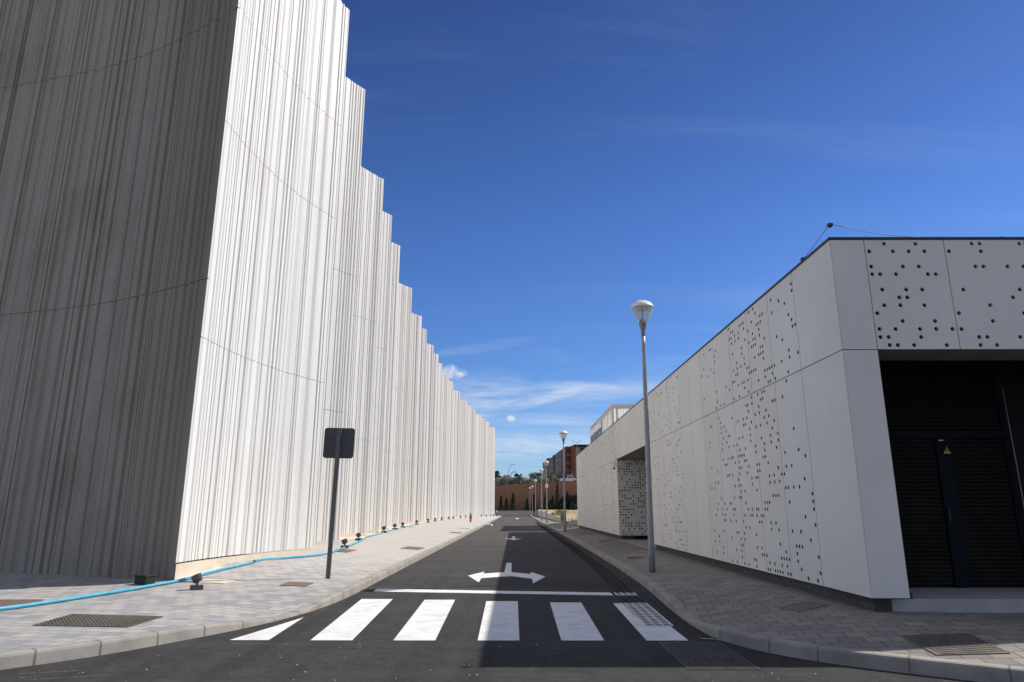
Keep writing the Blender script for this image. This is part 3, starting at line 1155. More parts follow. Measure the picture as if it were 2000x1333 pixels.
louvre(5.0, 7.42, 2.70, 3.56, 'transom_louvre')
louvre(5.0, 6.37, .46, 2.55, 'door_leaf')
louvre(6.62, 7.42, .46, 2.55, 'door_leaf')
fm = MB()
fm.box((4.94, DY - .05, 2.57), (7.5, DY + .03, 2.68))
fm.box((6.38, DY - .055, .43), (6.495, DY + .03, 2.565))
fm.box((6.503, DY - .05, .43), (6.61, DY + .03, 2.565))
fm.box((7.43, DY - .05, .43), (7.5, DY + .03, 2.565))
fm.box((7.43, DY - .05, 2.685), (7.5, DY + .03, 3.6))
fm.box((4.94, DY - .05, 3.56), (7.425, DY + .03, 3.62))
fm.build('door_frame', M['door_frame'], dr)
ws = MB()
ws.quad((6.47, DY - .058, 2.33), (6.60, DY - .058, 2.33), (6.535, DY - .058, 2.445))
wsn = ws.build('warning_sign', M['yellow_sign'], dr)
wb = MB()
for a, b, c, d in ((6.53, 2.415, 6.518, 2.385), (6.518, 2.387, 6.545, 2.387), (6.545, 2.389, 6.531, 2.348)):
    dx, dz = c - a, d - b
    l = math.hypot(dx, dz)
    px, pz = -dz / l * .0055, dx / l * .0055
    wb.quad((a + px, DY - .0605, b + pz), (a - px, DY - .0605, b - pz), (c - px, DY - .0605, d - pz), (c + px, DY - .0605, d + pz))
for (x0, z0), (x1, z1) in (((6.47, 2.33), (6.60, 2.33)), ((6.60, 2.33), (6.535, 2.445)), ((6.535, 2.445), (6.47, 2.33))):
    cx, cz = 6.535, 2.368
    k = .88
    wb.quad((x0, DY - .060, z0), (x1, DY - .060, z1), (cx + (x1 - cx) * k, DY - .060, cz + (z1 - cz) * k), (cx + (x0 - cx) * k, DY - .060, cz + (z0 - cz) * k))
wb.build('lightning_symbol', M['ink'], wsn)
MB().box((6.43, DY - .062, 2.525), (6.50, DY - .056, 2.54)).build('name_tag', M['lamp_white'], dr)
MB().box((6.40, DY - .10, 1.35), (6.42, DY - .056, 1.52)).build('door_handle', M['coupling'], dr)
cd = MB()
cd.tube([(7.56, DY - .02, 3.35), (7.56, DY - .03, 2.6), (7.57, DY - .03, 1.9), (7.575, DY - .02, 1.2), (7.60, DY - .02, .5)], .009, 6)
attach(cd.build('conduit', M['galvanised'], br), br)
# lightning conductor tenting over the roof corner
lc = empty('lightning_conductor', (4.53, YF + .04, ZP2 + .035), label='thin roof cable tented up on a small block at the building corner', cat='cable')
cb = MB()
pts = [(4.47, 9.98, 5.27)] + [(4.47 + .05 * t, 9.98 - .82 * t, 5.27 + .20 * (t ** 1.25) + .01 * math.sin(t * 3)) for t in (.25, .5, .75, 1)]
cb.tube(pts, .0045, 6)
p2 = [(4.55, 9.12, 5.475)]
for i in range(1, 11):
    t = i / 10
    p2.append((4.55 + 1.32 * t, 9.11, 5.475 - .205 * t - .045 * math.sin(math.pi * t)))
p2 += [(6.2, 9.11, 5.262), (6.9, 9.11, 5.268), (8.5, 9.11, 5.272), (11, 9.11, 5.27)]
cb.tube(p2, .0045, 6)
attach(cb.build('cable', M['wire'], lc), lc)
for x, y, z, s in ((4.53, 9.14, 5.475, 1.0), (4.47, 9.97, 5.27, 1.0), (5.84, 9.11, 5.262, .5), (5.98, 9.11, 5.262, .5), (6.93, 9.11, 5.268, .5)):
    m = MB()
    m.box((x - .032 * s, y - .03 * s, z - .018 * s), (x + .032 * s, y + .03 * s, z + .022 * s))
    m.box((x - .012 * s, y - .012 * s, z - .04 * s), (x + .012 * s, y + .012 * s, z - .018 * s))
    attach(m.build('clamp', M['coupling'], lc), lc)
# small wall camera by the passage
sc = empty('security_camera', (XP - .02, OP1 + .25, 3.3), label='small dark camera on the wall beside the passage opening', cat='camera')
MB().box((-.10, -.05, .0), (.0, .05, .2)).build('mount', M['white_render'], sc)
MB().lathe([(.0, -.07), (.05, -.055), (.055, -.01), (.05, .0)], 12, Matrix.Translation((-.09, -.06, -.02))).build('dome', M['coupling'], sc)

# ------------------------------------------------------------------ white tower with lettering
TX0, TX1, TY0, TY1, TZ = 7.75, 13.6, 53.4, 69.6, 9.53
tw = empty('white_tower', (TX0, TY0, 0), label='white rooftop block with fine vertical mesh and blue lettering', cat='building')
a = MB()
a.box((TX0, TY0, -.02), (TX1, TY1, 6.2))
attach(a.build('wall', M['white_render'], tw), tw)
f = MB()
f.box((TX0, TY0, TZ - .35), (TX1, TY0 + .12, TZ))
f.box((TX0, TY0 + .121, TZ - .35), (TX0 + .12, TY1, TZ))
for i in range(7):
    y = TY0 + .3 + i * (TY1 - TY0 - .6) / 6
    f.box((TX0 + .03, y - .10, 6.2), (TX0 + .14, y + .10, TZ - .351))
for i in range(4):
    x = TX0 + .3 + i * (TX1 - TX0 - .6) / 3
    f.box((x - .08, TY0 + .03, 6.2), (x + .08, TY0 + .14, TZ - .351))
attach(f.build('frame', M['white_render'], tw), tw)
ms = MB()
k = 0
y = TY0
while y < TY1 - .05:
    ms.box((TX0 - .05, y, 6.21), (TX0 - .02, y + .045, TZ + .05))
    y += .2
x = TX0
while x < TX1 - .05:
    ms.box((x, TY0 - .05, 6.21), (x + .045, TY0 - .02, TZ + .05))
    x += .2
attach(ms.build('fin_screen', M['white_render'], tw), tw)
pn = MB()
pn.quad((TX0 + .16, TY1, 6.2), (TX0 + .16, TY0 + .1, 6.2), (TX0 + .16, TY0 + .1, TZ - .1), (TX0 + .16, TY1, TZ - .1))
pn.quad((TX0 + .16, TY0 + .16, 6.2), (TX1, TY0 + .16, 6.2), (TX1, TY0 + .16, TZ - .1), (TX0 + .16, TY0 + .16, TZ - .1))
attach(pn.build('mesh_panel', M['mesh_screen'], tw), tw)
txt = bpy.data.curves.new('lettering', 'FONT')
txt.body = 'mayoral'
txt.size = 2.05
txt.extrude = .04
txt.space_character = 1.05
to = bpy.data.objects.new('lettering_source', txt)
COL.objects.link(to)
dg = bpy.context.evaluated_depsgraph_get()
tm = bpy.data.meshes.new_from_object(to.evaluated_get(dg))
bpy.data.objects.remove(to)
xs = [v.co.x for v in tm.vertices]
wtx = max(xs) - min(xs)
k = 8.7 / wtx
for v in tm.vertices: v.co.x = (v.co.x - min(xs)) * k
tm.materials.clear()
tm.materials.append(M['letter_blue'])
lo = bpy.data.objects.new('lettering', tm)
COL.objects.link(lo)
lo.matrix_world = Matrix.Translation((TX0 - .12, 68.3, 7.62)) @ Matrix(((0, 0, -1, 0), (-1, 0, 0, 0), (0, 1, 0, 0), (0, 0, 0, 1)))
lo.parent = tw
attach(lo, tw)

# ------------------------------------------------------------------ street lamps
def make_lamp():
    t = empty('street_lamp')
    p = MB()
    p.lathe([(.072, 0), (.070, .5), (.062, 2.2), (.047, 5.2), (.043, 5.42)], 18)
    po = p.build('pole', M['galvanised'], t)
    MB().box((-.03, -.078, .45), (.03, -.06, .75)).build('hatch', M['galvanised'], po)
    MB().lathe([(.047, 5.42), (.050, 5.44), (.048, 5.55), (.056, 5.57), (.096, 5.735), (.099, 5.745)], 20).build('collar', M['cast_grey'], t)
    MB().lathe([(.099, 5.747), (.14, 5.82), (.262, 6.09), (.272, 6.125)], 28).build('lamp_glass', M['lamp_glass'], t)
    cp = MB().lathe([(.276, 6.115), (.277, 6.135), (.262, 6.175), (.21, 6.24), (.12, 6.29), (.04, 6.308), (.0, 6.31)], 28).build('cap', M['lamp_white'], t)
    MB().lathe([(.08, 6.075), (.18, 6.088), (.258, 6.118)], 24).build('reflector', M['reflector'], cp)
    b = MB()
    b.lathe([(.085, 5.75), (.066, 5.82), (.03, 5.845)], 14)
    b.lathe([(.014, 5.845), (.014, 6.075)], 8)
    b.build('bulb_post', M['cast_grey'], t)
    return t


lamp = make_lamp()
LAMPS = [(3.07, 16.0, .158, 'nearest tall street lamp standing on the shaded pavement beside the perforated building'),
         (3.19, 44.4, .15, 'second street lamp, on the pavement near the far end of the perforated building'),
         (3.36, 72.6, .15, 'third street lamp, with a small box halfway up its pole'),
         (3.40, 87.0, .15, 'fourth street lamp, close behind the one with a box on its pole'),
         (3.62, 119.0, .15, 'fifth street lamp, alone beside the far low planter wall'),
         (3.93, 151.0, .15, 'second farthest street lamp, near the end of the road'),
         (3.68, 163.0, .15, 'farthest street lamp, smallest, in front of the low end wall')]
for i, (x, y, z, lb) in enumerate(LAMPS):
    o = lamp if i == 0 else copy_tree(lamp)
    o.location = (x, y, z)
    o.rotation_euler = (0, R([.5, 0, .1, -.3, 0, .2, -.1][i]), R(i * 40))
    tag(o, lb, 'street lamp', 'street lamps along the right pavement')
    if i == 2:
        MB().box((-.17, -.12, 3.55), (.17, .12, 3.9)).build('pole_box', M['lamp_white'], o)

# ------------------------------------------------------------------ road sign seen from behind
sg = empty('road_sign', (-3.77, 14.58, .15), label='dark square road sign seen from behind on a slanting post', cat='sign')
sg.rotation_euler = (0, R(1.0), R(2))
MB().box((-.045, -.022, 0), (.045, .022, 3.05)).build('post', M['post_grey'], sg, bevel=.006)
hw, rad = .32, .06
pts = []
for cx, cy, a0 in ((hw - rad, hw - rad, 0), (-hw + rad, hw - rad, 90), (-hw + rad, -hw + rad, 180), (hw - rad, -hw + rad, 270)):
    for q in range(6):
        t = R(a0 + q * 18)
        pts.append((cx + rad * math.cos(t), cy + rad * math.sin(t)))
mt = Matrix.Translation((.005, .03, 2.735)) @ Matrix.Rotation(R(90), 4, 'X')
MB().prism(pts, -.012, 0, mt).build('plate', M['sign_grey'], sg)
for z in (2.6, 2.9):
    MB().box((-.06, -.028, z), (.06, -.0225, z + .035)).build('bracket', M['post_grey'], sg)

# ------------------------------------------------------------------ ground spotlights
def make_spot():
    t = empty('ground_spotlight')
    MB().box((-.115, -.075, 0), (.115, .075, .085)).build('base_box', M['spot_grey'], t, bevel=.008)
    y = MB()
    y.tube([(0, 0, .085), (0, 0, .14)], .022, 10)
    y.box((-.035, -.03, .13), (.035, .03, .15))
    y.build('yoke', M['spot_grey'], t)
    hm = Matrix.Translation((-.01, 0, .205)) @ Matrix.Rotation(R(-24), 4, 'Y')
    h = MB()
    h.lathe([(.05, -.075), (.085, -.06), (.092, -.01), (.095, -.008), (.095, .0), (.097, .06), (.097, .068), (.088, .068), (.085, .05)], 24, hm)
    ho = h.build('head', M['spot_grey'], t)
    MB().lathe([(.0, .050), (.084, .051)], 24, hm).build('lens', M['spot_lens'], ho)
    return t


spot = make_spot()
SPOTS = [(-5.62, 12.78), (-5.42, 22.8), (-5.97, 27.3), (-6.55, 35.7), (-6.9, 41.0), (-7.15, 45.5), (-7.5, 54.5), (-7.65, 63), (-7.7, 69), (-7.72, 75.5), (-7.65, 83), (-7.55, 87.7), (-7.25, 95.5), (-6.95, 101.5), (-6.55, 108), (-5.5, 119), (-4.9, 124), (-4.3, 130), (-3.9, 134.5)]
names = ['nearest, by the building corner', 'second, just right of the road sign post', 'third, next after the one beside the sign post', 'fourth, where the hose loops', 'fifth', 'sixth', 'seventh', 'eighth', 'ninth', 'tenth', 'eleventh', 'twelfth', 'thirteenth', 'fourteenth', 'fifteenth', 'fifth from the far end', 'fourth from the far end', 'third from the far end', 'second from the far end']
for i, (x, y) in enumerate(SPOTS):
    o = spot if i == 0 else copy_tree(spot)
    o.location = (x, y, zl(x, y))
    if i == 0: o.scale = (.92,) * 3
    o.rotation_euler = (0, 0, R(28 if i == 0 else rng.uniform(-12, 12)))
    if i: o.scale = (1.0,) * 3 if i < 3 else (1.15,) * 3
    k = names[i]
    lb = 'dark ground spotlight below the white screens, ' + k + (' from the camera' if i > 3 and i < 15 else '')
    tag(o, lb, 'spotlight', 'ground spotlights along the white screens')
jb = empty('junction_box', (-6.92, 13.5, zl(-6.92, 13.5)), label='small dark green box on the ground in front of the shaded wall', cat='box')
jb.rotation_euler = (0, 0, R(-28))
jb.scale = (.74, .74, .8)
MB().box((-.22, -.14, 0), (.22, .14, .16)).build('body', M['green_box'], jb, bevel=.015)
MB().box((-.235, -.155, .161), (.235, .155, .2)).build('lid', M['green_box'], jb, bevel=.015)

# ------------------------------------------------------------------ blue hose
HP = [(-8.3, 9.2), (-7.17, 10.16), (-6.95, 10.95), (-6.72, 12.2), (-6.55, 13.1), (-6.36, 13.62), (-6.25, 14.25), (-6.12, 15.0), (-5.92, 16.15), (-5.95, 16.5), (-5.62, 17.75), (-5.27, 19.2), (-5.22, 20.4), (-5.30, 21.6), (-5.50, 24.0), (-5.80, 27.0), (-6.15, 29.6), (-6.35, 33.0), (-6.62, 36.5), (-6.95, 42), (-7.25, 48), (-7.45, 54)]
hp = resample(HP, lambda x, y: .12)
hs_ = [(x, y, zl(x, y) + .032) for x, y in hp]
ho = empty('garden_hose', (-6.36, 13.62, .18), label='bright blue hose snaking along the foot of the white screens', cat='hose')
attach(MB().tube(hs_, .026, 10).build('tube', M['hose_blue'], ho), ho)
cpl = MB()
for x, y in ((-5.93, 16.3), (-5.28, 21.2)):
    cpl.lathe([(.028, -.06), (.034, -.05), (.034, .05), (.028, .06)], 12, Matrix.Translation((x, y, zl(x, y) + .032)) @ Matrix.Rotation(R(90), 4, 'X'))
attach(cpl.build('coupling', M['coupling'], ho), ho)

# ------------------------------------------------------------------ covers and gratings
def plate(pts, zf, mat, name, lb, cat, bars=None, rim=.03, grp=None, studs=False):
    """inspection cover lying flush in the paving; pts counter-clockwise"""
    cx, cy = sum(p[0] for p in pts) / len(pts), sum(p[1] for p in pts) / len(pts)
    zc = max(zf(x, y) for x, y in pts + [(cx, cy)]) + .001
    t = empty(name, (cx, cy, zc), label=lb, cat=cat, grp=None) if False else tag(empty(name, (cx, cy, zc)), lb, cat, grp)
    loc = [(x - cx, y - cy) for x, y in pts]

    def drape(m):
        m.v = [(x, y, z + zf(cx + x, cy + y) - zc) for x, y, z in m.v]
        return m
    # tilt with the paving
    zz = [zf(x, y) + .0 - zc for x, y in pts]
    if bars is None:
        cpm = MB().prism([(x * .97, y * .97) for x, y in loc], -.02, .004)
        if studs:
            for i in range(11):
                for j in range(11):
                    x, y = -.29 + i * .058, -.31 + j * .062
                    cpm.box((x - .018, y - .012, .0035), (x + .018, y + .012, .010))
        drape(cpm).build('cover_plate', mat, t)
        r = MB()
        for q in range(len(loc)):
            a, b = loc[q], loc[(q + 1) % len(loc)]
            r.prism([a, b, (b[0] * .975, b[1] * .975), (a[0] * .975, a[1] * .975)], -.02, .007)
        drape(r).build('rim', mat, t)
    else:
        drape(MB().prism(loc, -.03, .001)).build('pit', M['void'], t)
        m = MB()
        nx, ny = bars
        P = [Vector(p) for p in loc]
        at = lambda u, v: P[0] * (1 - u) * (1 - v) + P[1] * u * (1 - v) + P[2] * u * v + P[3] * (1 - u) * v
        w = .16
        for i in range(nx + 1):
            u = min(max(i / nx, .006), .994)
            h = w / nx * .8
            m.prism([tuple(at(u - h, 0)), tuple(at(u + h, 0)), tuple(at(u + h, 1)), tuple(at(u - h, 1))], -.01, .007)
        for i in range(ny + 1):
            v = min(max(i / ny, .006), .994)
            h = w / ny
            m.prism([tuple(at(0, v - h)), tuple(at(1, v - h)), tuple(at(1, v + h)), tuple(at(0, v + h))], -.01, .009)
        drape(m).build('grate', mat, t)
    return t


plate([(-8.0, 10.47), (-7.13, 10.47), (-7.36, 11.35), (-8.05, 11.35)], zl, M['rust'], 'manhole_cover', 'rust brown flat cover at the left edge behind the blue hose', 'cover')
plate([(-5.88, 8.93), (-4.66, 8.83), (-4.68, 9.72), (-5.98, 9.83)], zl, M['rust_grey'], 'drain_grate', 'large rusty square mesh grate in the left pavement near the kerb', 'grate', bars=(24, 12))
plate([(-4.34, 13.34), (-3.82, 13.25), (-3.83, 13.80), (-4.33, 13.85)], zl, M['rust'], 'manhole_cover', 'small brown square cover left of the road sign post', 'cover')
plate([(-6.05, 13.62), (-5.45, 13.55), (-5.38, 14.0), (-6.0, 14.05)], zl, M['beige_concrete'], 'paver_cover', 'beige square cover beside the nearest spotlight, flush in the paving', 'cover')
plate([(-5.35, 21.1), (-4.95, 21.1), (-4.92, 22.3), (-5.35, 22.3)], zl, M['rust'], 'manhole_cover', 'brown cover on the pavement right behind the sign post by the hose', 'cover')
plate([(-3.92, 24.6), (-3.3, 24.6), (-3.26, 26.0), (-3.88, 26.0)], zl, M['rust'], 'manhole_cover', 'reddish brown cover close to the left kerb halfway along the sunny pavement', 'cover')
plate([(-3.76, 41.2), (-3.1, 41.2), (-3.08, 42.6), (-3.74, 42.6)], zl, M['rust'], 'manhole_cover', 'farthest brown cover close to the left kerb', 'cover')
plate([(-6.9, 46.3), (-3.2, 50.4), (-3.2, 51.3), (-6.9, 47.2)], zl, M['rust'], 'drain_slot', 'long thin brown strip crossing the far left pavement', 'drain')
plate([(3.62, 9.98), (3.70, 9.50), (4.21, 9.76), (4.18, 10.26)], zr, M['iron_cover'], 'manhole_cover', 'dark square cover in the shaded pavement by the building corner', 'cover')
plate([(4.08, 7.16), (4.76, 7.10), (4.83, 7.82), (4.14, 7.885)], zr, M['iron_cover'], 'access_cover', 'studded metal cover half in sunlight on the right pavement', 'cover', studs=True)
rc_ = tag(empty('manhole_cover', (3.52, 20.3, zr(3.52, 20.3) + .002)), 'round dark cover beside the nearest lamp post on the shaded pavement', 'cover')
MB().lathe([(.32, -.02), (.32, .006), (.30, .007), (.0, .0075)], 28).build('cover_plate', M['rust'], rc_)
plate([(3.62, 30.2), (4.28, 30.2), (4.28, 30.95), (3.6, 30.95)], zr, M['rust'], 'manhole_cover', 'brown square cover near the corner of the passage', 'cover')
for j, (y0, y1, w_) in enumerate(((37.6, 38.5, 'nearest'), (39.6, 40.5, 'middle'), (41.6, 42.6, 'farthest'))):
    plate([(3.55, y0), (4.25, y0), (4.25, y1), (3.55, y1)], zr, M['rust'], 'manhole_cover', 'reddish cover beside the second lamp, %s of three' % w_, 'cover', grp='covers by the second lamp')

# slotted drain along the right kerb
dc = empty('drain_channel', (2.0, 9.78, 0), label='slotted steel drain channel running along the right kerb', cat='drain')


def kx(y):
    for (a, b), (c, d) in zip(RK, RK[1:]):
        if d <= y <= b: return c + (a - c) * (y - d) / (b - d)
    return RK[0][0]


ysd = [9.78 + .5 * i for i in range(30)] + [24.78 + 2 * i for i in range(30)]
x0 = lambda y: 1.76 + (y - 9.78) * .03 if y < 14 else min(kx(y) - .66, 1.887 + (y - 14) * .06)
x1 = lambda y: x0(y) + .36
dm = MB()
for a, b in zip(ysd, ysd[1:]):
    dm.quad((x0(a), a, .003), (x1(a), a, .003), (x1(b), b, .003), (x0(b), b, .003))
attach(dm.build('channel', M['void'], dc), dc)


def grate_run(ya, yb, mat, name, slats):
    m = MB()
    ys_ = [ya]
    while ys_[-1] < yb - .01: ys_.append(min(yb, ys_[-1] + (.25 if ys_[-1] < 25 else 1)))
    for a, b in zip(ys_, ys_[1:]):
        for q in (0, .34, .66, 1):
            w = .013
            m.quad((x0(a) + .36 * q - w, a, .0095), (x0(a) + .36 * q + w, a, .0095), (x0(b) + .36 * q + w, b, .0095), (x0(b) + .36 * q - w, b, .0095))
    if slats:
        y = ya + .02
        while y < yb:
            m.box((x0(y), y - .021, .0035), (x1(y), y + .021, .0085))
            y += .15
    o = m.build(name, mat, dc)
    return attach(o, dc)


grate_run(9.79, 12.08, M['road_paint'], 'painted_grate', True)
grate_run(12.09, 13.12, M['steel_grate'], 'grate', True)
grate_run(13.13, 13.56, M['road_paint'], 'painted_grate', True)
grate_run(13.57, 82, M['steel_grate'], 'grate', True)
# double cast iron cover in the road by the corner kerb
bc = empty('road_cover', (2.05, 7.95, 0), label='pair of dark iron drain covers set in the road at the right corner kerb', cat='cover')
for y0 in (7.25, 7.965):
    m = MB()
    m.box((-.36, y0 - 7.95, -.02), (.36, y0 - 7.95 + .70, .005))
    for i in range(13):
        for j in range(12):
            m.box((-.325 + i * .052, y0 - 7.95 + .04 + j * .054, .005), (-.295 + i * .052, y0 - 7.95 + .068 + j * .054, .010))
    po = m.build('cover_plate', M['shaded_iron'], bc)
    for sx in (-.19, .17): MB().box((sx - .03, y0 - 7.95 + .38, .0052), (sx + .03, y0 - 7.95 + .42, .0112)).build('lifting_slot', M['void'], po)

# ------------------------------------------------------------------ small things on the pavements
hy = empty('fire_hydrant', (-4.44, 72.2, zl(-4.44, 72.2)), label='small red hydrant post on the sunny left pavement', cat='hydrant')
MB().lathe([(.16, 0), (.16, .06), (.13, .07), (.13, .62), (.15, .63), (.15, .70)], 16).build('body', M['hydrant_red'], hy)
MB().lathe([(.11, .701), (.12, .9), (.07, 1.0), (.06, 1.08), (.02, 1.1)], 14).build('top', M['hydrant_top'], hy)
MB().tube([(-.2, 0, .5), (.2, 0, .5)], .05, 10).build('outlet', M['hydrant_red'], hy)
hy.scale = (.85,) * 3
st = empty('kerb_stone', (-2.45, 66, 0), label='whitish loose stone block lying against the far left kerb', cat='stone')
m = MB()
m.prism([(-.42, -.5), (.35, -.55), (.45, .1), (.2, .55), (-.36, .5)], 0, .16)
m.prism([(-.2, -.3), (.22, -.2), (.15, .3), (-.2, .25)], .161, .24)
m.build('block', M['chalk'], st, bevel=.03)
bo = empty('bollard', (-3.35, 136.6, zl(-3.35, 136.6)), label='dark thin post with a white top at the far end of the white screens', cat='bollard')
MB().lathe([(.09, 0), (.09, .75)], 12).build('post', M['sign_grey'], bo)
MB().lathe([(.095, .751), (.095, .98), (.04, 1.02)], 12).build('top', M['lamp_white'], bo)
tw_ = empty('dry_twig', (2.36, 8.75, .012), label='dry pale twig lying by the kerb at the zebra crossing end', cat='twig')
m = MB()
m.tube([(-.12, .1, 0), (-.03, .02, .01), (.06, -.02, .004), (.1, -.07, 0)], .006, 6, .003)
m.tube([(.06, -.02, .004), (.1, .03, .01)], .004, 6, .002)
m.tube([(-.03, .02, .01), (.03, .06, .02)], .003, 5, .0015)
m.build('stem', material('twig', (.45, .36, .25), .9), tw_)
gt = MB()
r_ = random.Random(31)
for i in range(80):
    if i < 34: x, y = r_.uniform(1.2, 4.0), r_.uniform(6.2, 7.2)
    else: x, y = r_.uniform(-5.0, 1.5), r_.uniform(6.2, 8.6)
    s = r_.choice([.003, .004, .005, .008])
    k_ = [(x + s * r_.uniform(.6, 1.1) * math.cos(R(q * 72)), y + s * r_.uniform(.6, 1.1) * math.sin(R(q * 72))) for q in range(5)]
    if y > dist(LK, x, y) + 0 and (x > -3.6 or dist(LK, x, y) > .15) and not (x > 2.2 and dist(RK, x, y) < .1): gt.prism(k_, 0, s * .9)
gt.build('road_grit', M['chalk'], label='pale grit and pebbles scattered on the asphalt in front of the crossing', cat='grit', kind='stuff')
for pts in ([(-4.70, 7.05), (-4.45, 7.12), (-4.17, 7.17)], [(-4.42, 6.83), (-4.1, 6.92), (-3.78, 7.02)], [(-4.6, 6.9), (-4.45, 6.93)], [(-3.6, 7.35), (-3.5, 7.38)], [(-3.3, 8.58), (-3.0, 8.56), (-2.6, 8.47)], [(-4.32, 7.13), (-4.22, 7.19)], [(.95, 25.9), (1.6, 25.85), (2.0, 25.9)]):
    m = MB()
    for a, b in zip(pts, pts[1:]):
        dx, dy = b[0] - a[0], b[1] - a[1]
        l = math.hypot(dx, dy)
        w = .006 if a[1] < 20 else .05
        m.quad((a[0] + dy / l * w, a[1] - dx / l * w, .003), (b[0] + dy / l * w * .4, b[1] - dx / l * w * .4, .003), (b[0] - dy / l * w * .4, b[1] + dx / l * w * .4, .003), (a[0] - dy / l * w, a[1] + dx / l * w, .003))
    m.build('scuff_mark', material('scuff', (.30, .29, .28), .9, var=.6, vscale=30), road)
# fallen leaves gathered along the right kerb
lf = MB()
r_ = random.Random(12)
for i in range(900):
    y = r_.uniform(16, 50)
    x = kx(y) - abs(r_.gauss(0, .16)) - .03
    a = r_.uniform(0, 6.28)
    s = r_.uniform(.015, .045)
    z = .012 + r_.random() * .012
    lf.quad((x + s * math.cos(a), y + s * math.sin(a), z), (x + s * .6 * math.cos(a + 1.6), y + s * .6 * math.sin(a + 1.6), z + .008), (x - s * math.cos(a), y - s * math.sin(a), z), (x - s * .6 * math.cos(a + 1.6), y - s * .6 * math.sin(a + 1.6), z + .006))
lf.build('fallen_leaves', M['leaf_litter'], label='brown fallen leaves gathered in the gutter of the right kerb', cat='leaves', kind='stuff')

# ------------------------------------------------------------------ far right plot: soil, stepped planter walls, dry grass
def zsoil(x, y):
    b = .16 + .85 * ss(52, 100, y) + .25 * ss(100, 165, y)
    return b + .10 * math.sin(x * .9 + y * .31) * ss(50, 60, y) + .12 * math.sin(y * .21 + x * .37)


sl = MB()
xs_ = [5.0, 5.6, 6.4, 7.4, 9, 12, 16, 24, 40, 80]
ys_ = [49.7 + 2.4 * i for i in range(50)]
for a, b in zip(ys_, ys_[1:]):
    for c, d in zip(xs_, xs_[1:]):
        sl.quad((c, a, zsoil(c, a)), (d, a, zsoil(d, a)), (d, b, zsoil(d, b)), (c, b, zsoil(c, b)), smooth=True)
sl.build('terrain', M['soil'], kind='structure')
pw = empty('planter_wall', (5.0, 69, .1), label='stepped low concrete planter wall behind the far right pavement', cat='wall')
for y0, y1, h in ((69.6, 74, .46), (74.01, 88, .70), (88.01, 112, .90), (112.01, 150, 1.15)):
    m = MB()
    m.box((4.78, y0, .0), (5.08, y1, h))
    attach(m.build('wall_step', M['pale_concrete'], pw, bevel=.02), pw)
    m = MB()
    m.box((4.74, y0 + .02, h + .001), (5.12, y1 - .02, h + .07))
    attach(m.build('coping', M['pale_concrete'], pw, bevel=.015), pw)
mp = empty('meter_pillar', (4.74, 68.4, .2), label='square grey concrete meter pillar at the near end of the planter wall', cat='pillar')
MB().box((-.28, -.22, -.1), (.28, .22, 1.02)).build('body', M['grey_concrete'], mp, bevel=.02)
MB().box((-.31, -.25, 1.021), (.31, .25, 1.1)).build('cap', M['kerb_concrete'], mp, bevel=.015)
MB().box((-.19, -.232, .25), (.19, -.2205, .85)).build('door', M['rail'], mp)
gr = MB()
r_ = random.Random(3)
for i in range(5200):
    y = 52 + 75 * r_.random() ** 1.3
    x = r_.uniform(5.2, 5.2 + 3 + (y - 50) * .12)
    h = r_.uniform(.12, .42) * (1.2 if r_.random() < .3 else .8)
    a = r_.uniform(0, 6.28)
    w = r_.uniform(.01, .03)
    lx, ly = r_.gauss(0, .12), r_.gauss(0, .12)
    z = zsoil(x, y) - .02
    gr.quad((x - w * math.cos(a), y - w * math.sin(a), z), (x + w * math.cos(a), y + w * math.sin(a), z), (x + lx, y + ly, z + h))
gr.build('dry_grass', M['dry_grass'], label='dry yellow grass on the bare plot behind the planter wall', cat='grass', kind='stuff')
rk = MB()
for i in range(160):
    y = r_.uniform(52, 80)
    x = r_.uniform(5.3, 8.5)
    s = r_.uniform(.04, .16)
    z = zsoil(x, y)
    k_ = [(x + s * r_.uniform(.6, 1.1) * math.cos(R(q * 60)), y + s * r_.uniform(.6, 1.1) * math.sin(R(q * 60))) for q in range(6)]
    rk.prism(k_, z - .05, z + s * .7)
rk.build('rubble', M['chalk'], label='pale stones scattered on the bare plot', cat='stones', kind='stuff')


# ------------------------------------------------------------------ vegetation
def leaf_quad(m, p, s, r):
    u = Vector((r.gauss(0, 1), r.gauss(0, 1), r.gauss(0, 1))).normalized()
    w = u.cross(Vector((r.gauss(0, 1), r.gauss(0, 1), r.gauss(0, 1)))).normalized()
    m.quad(p - u * s, p + w * s * .5, p + u * s, p - w * s * .5)


def crown(m, blobs, n, leaf, r):
    tot = sum(b[3] ** 2 for b in blobs)
    for (x, y, z, rad, sq) in blobs:
        k = int(n * rad ** 2 / tot)
        for i in range(k):
            d = Vector((r.gauss(0, 1), r.gauss(0, 1), r.gauss(0, 1))).normalized()
            q = rad * (r.random() ** .45) * r.uniform(.8, 1.12)
            leaf_quad(m, Vector((x, y, z)) + Vector((d.x * q, d.y * q, d.z * q * sq)), leaf * r.uniform(.6, 1.4), r)


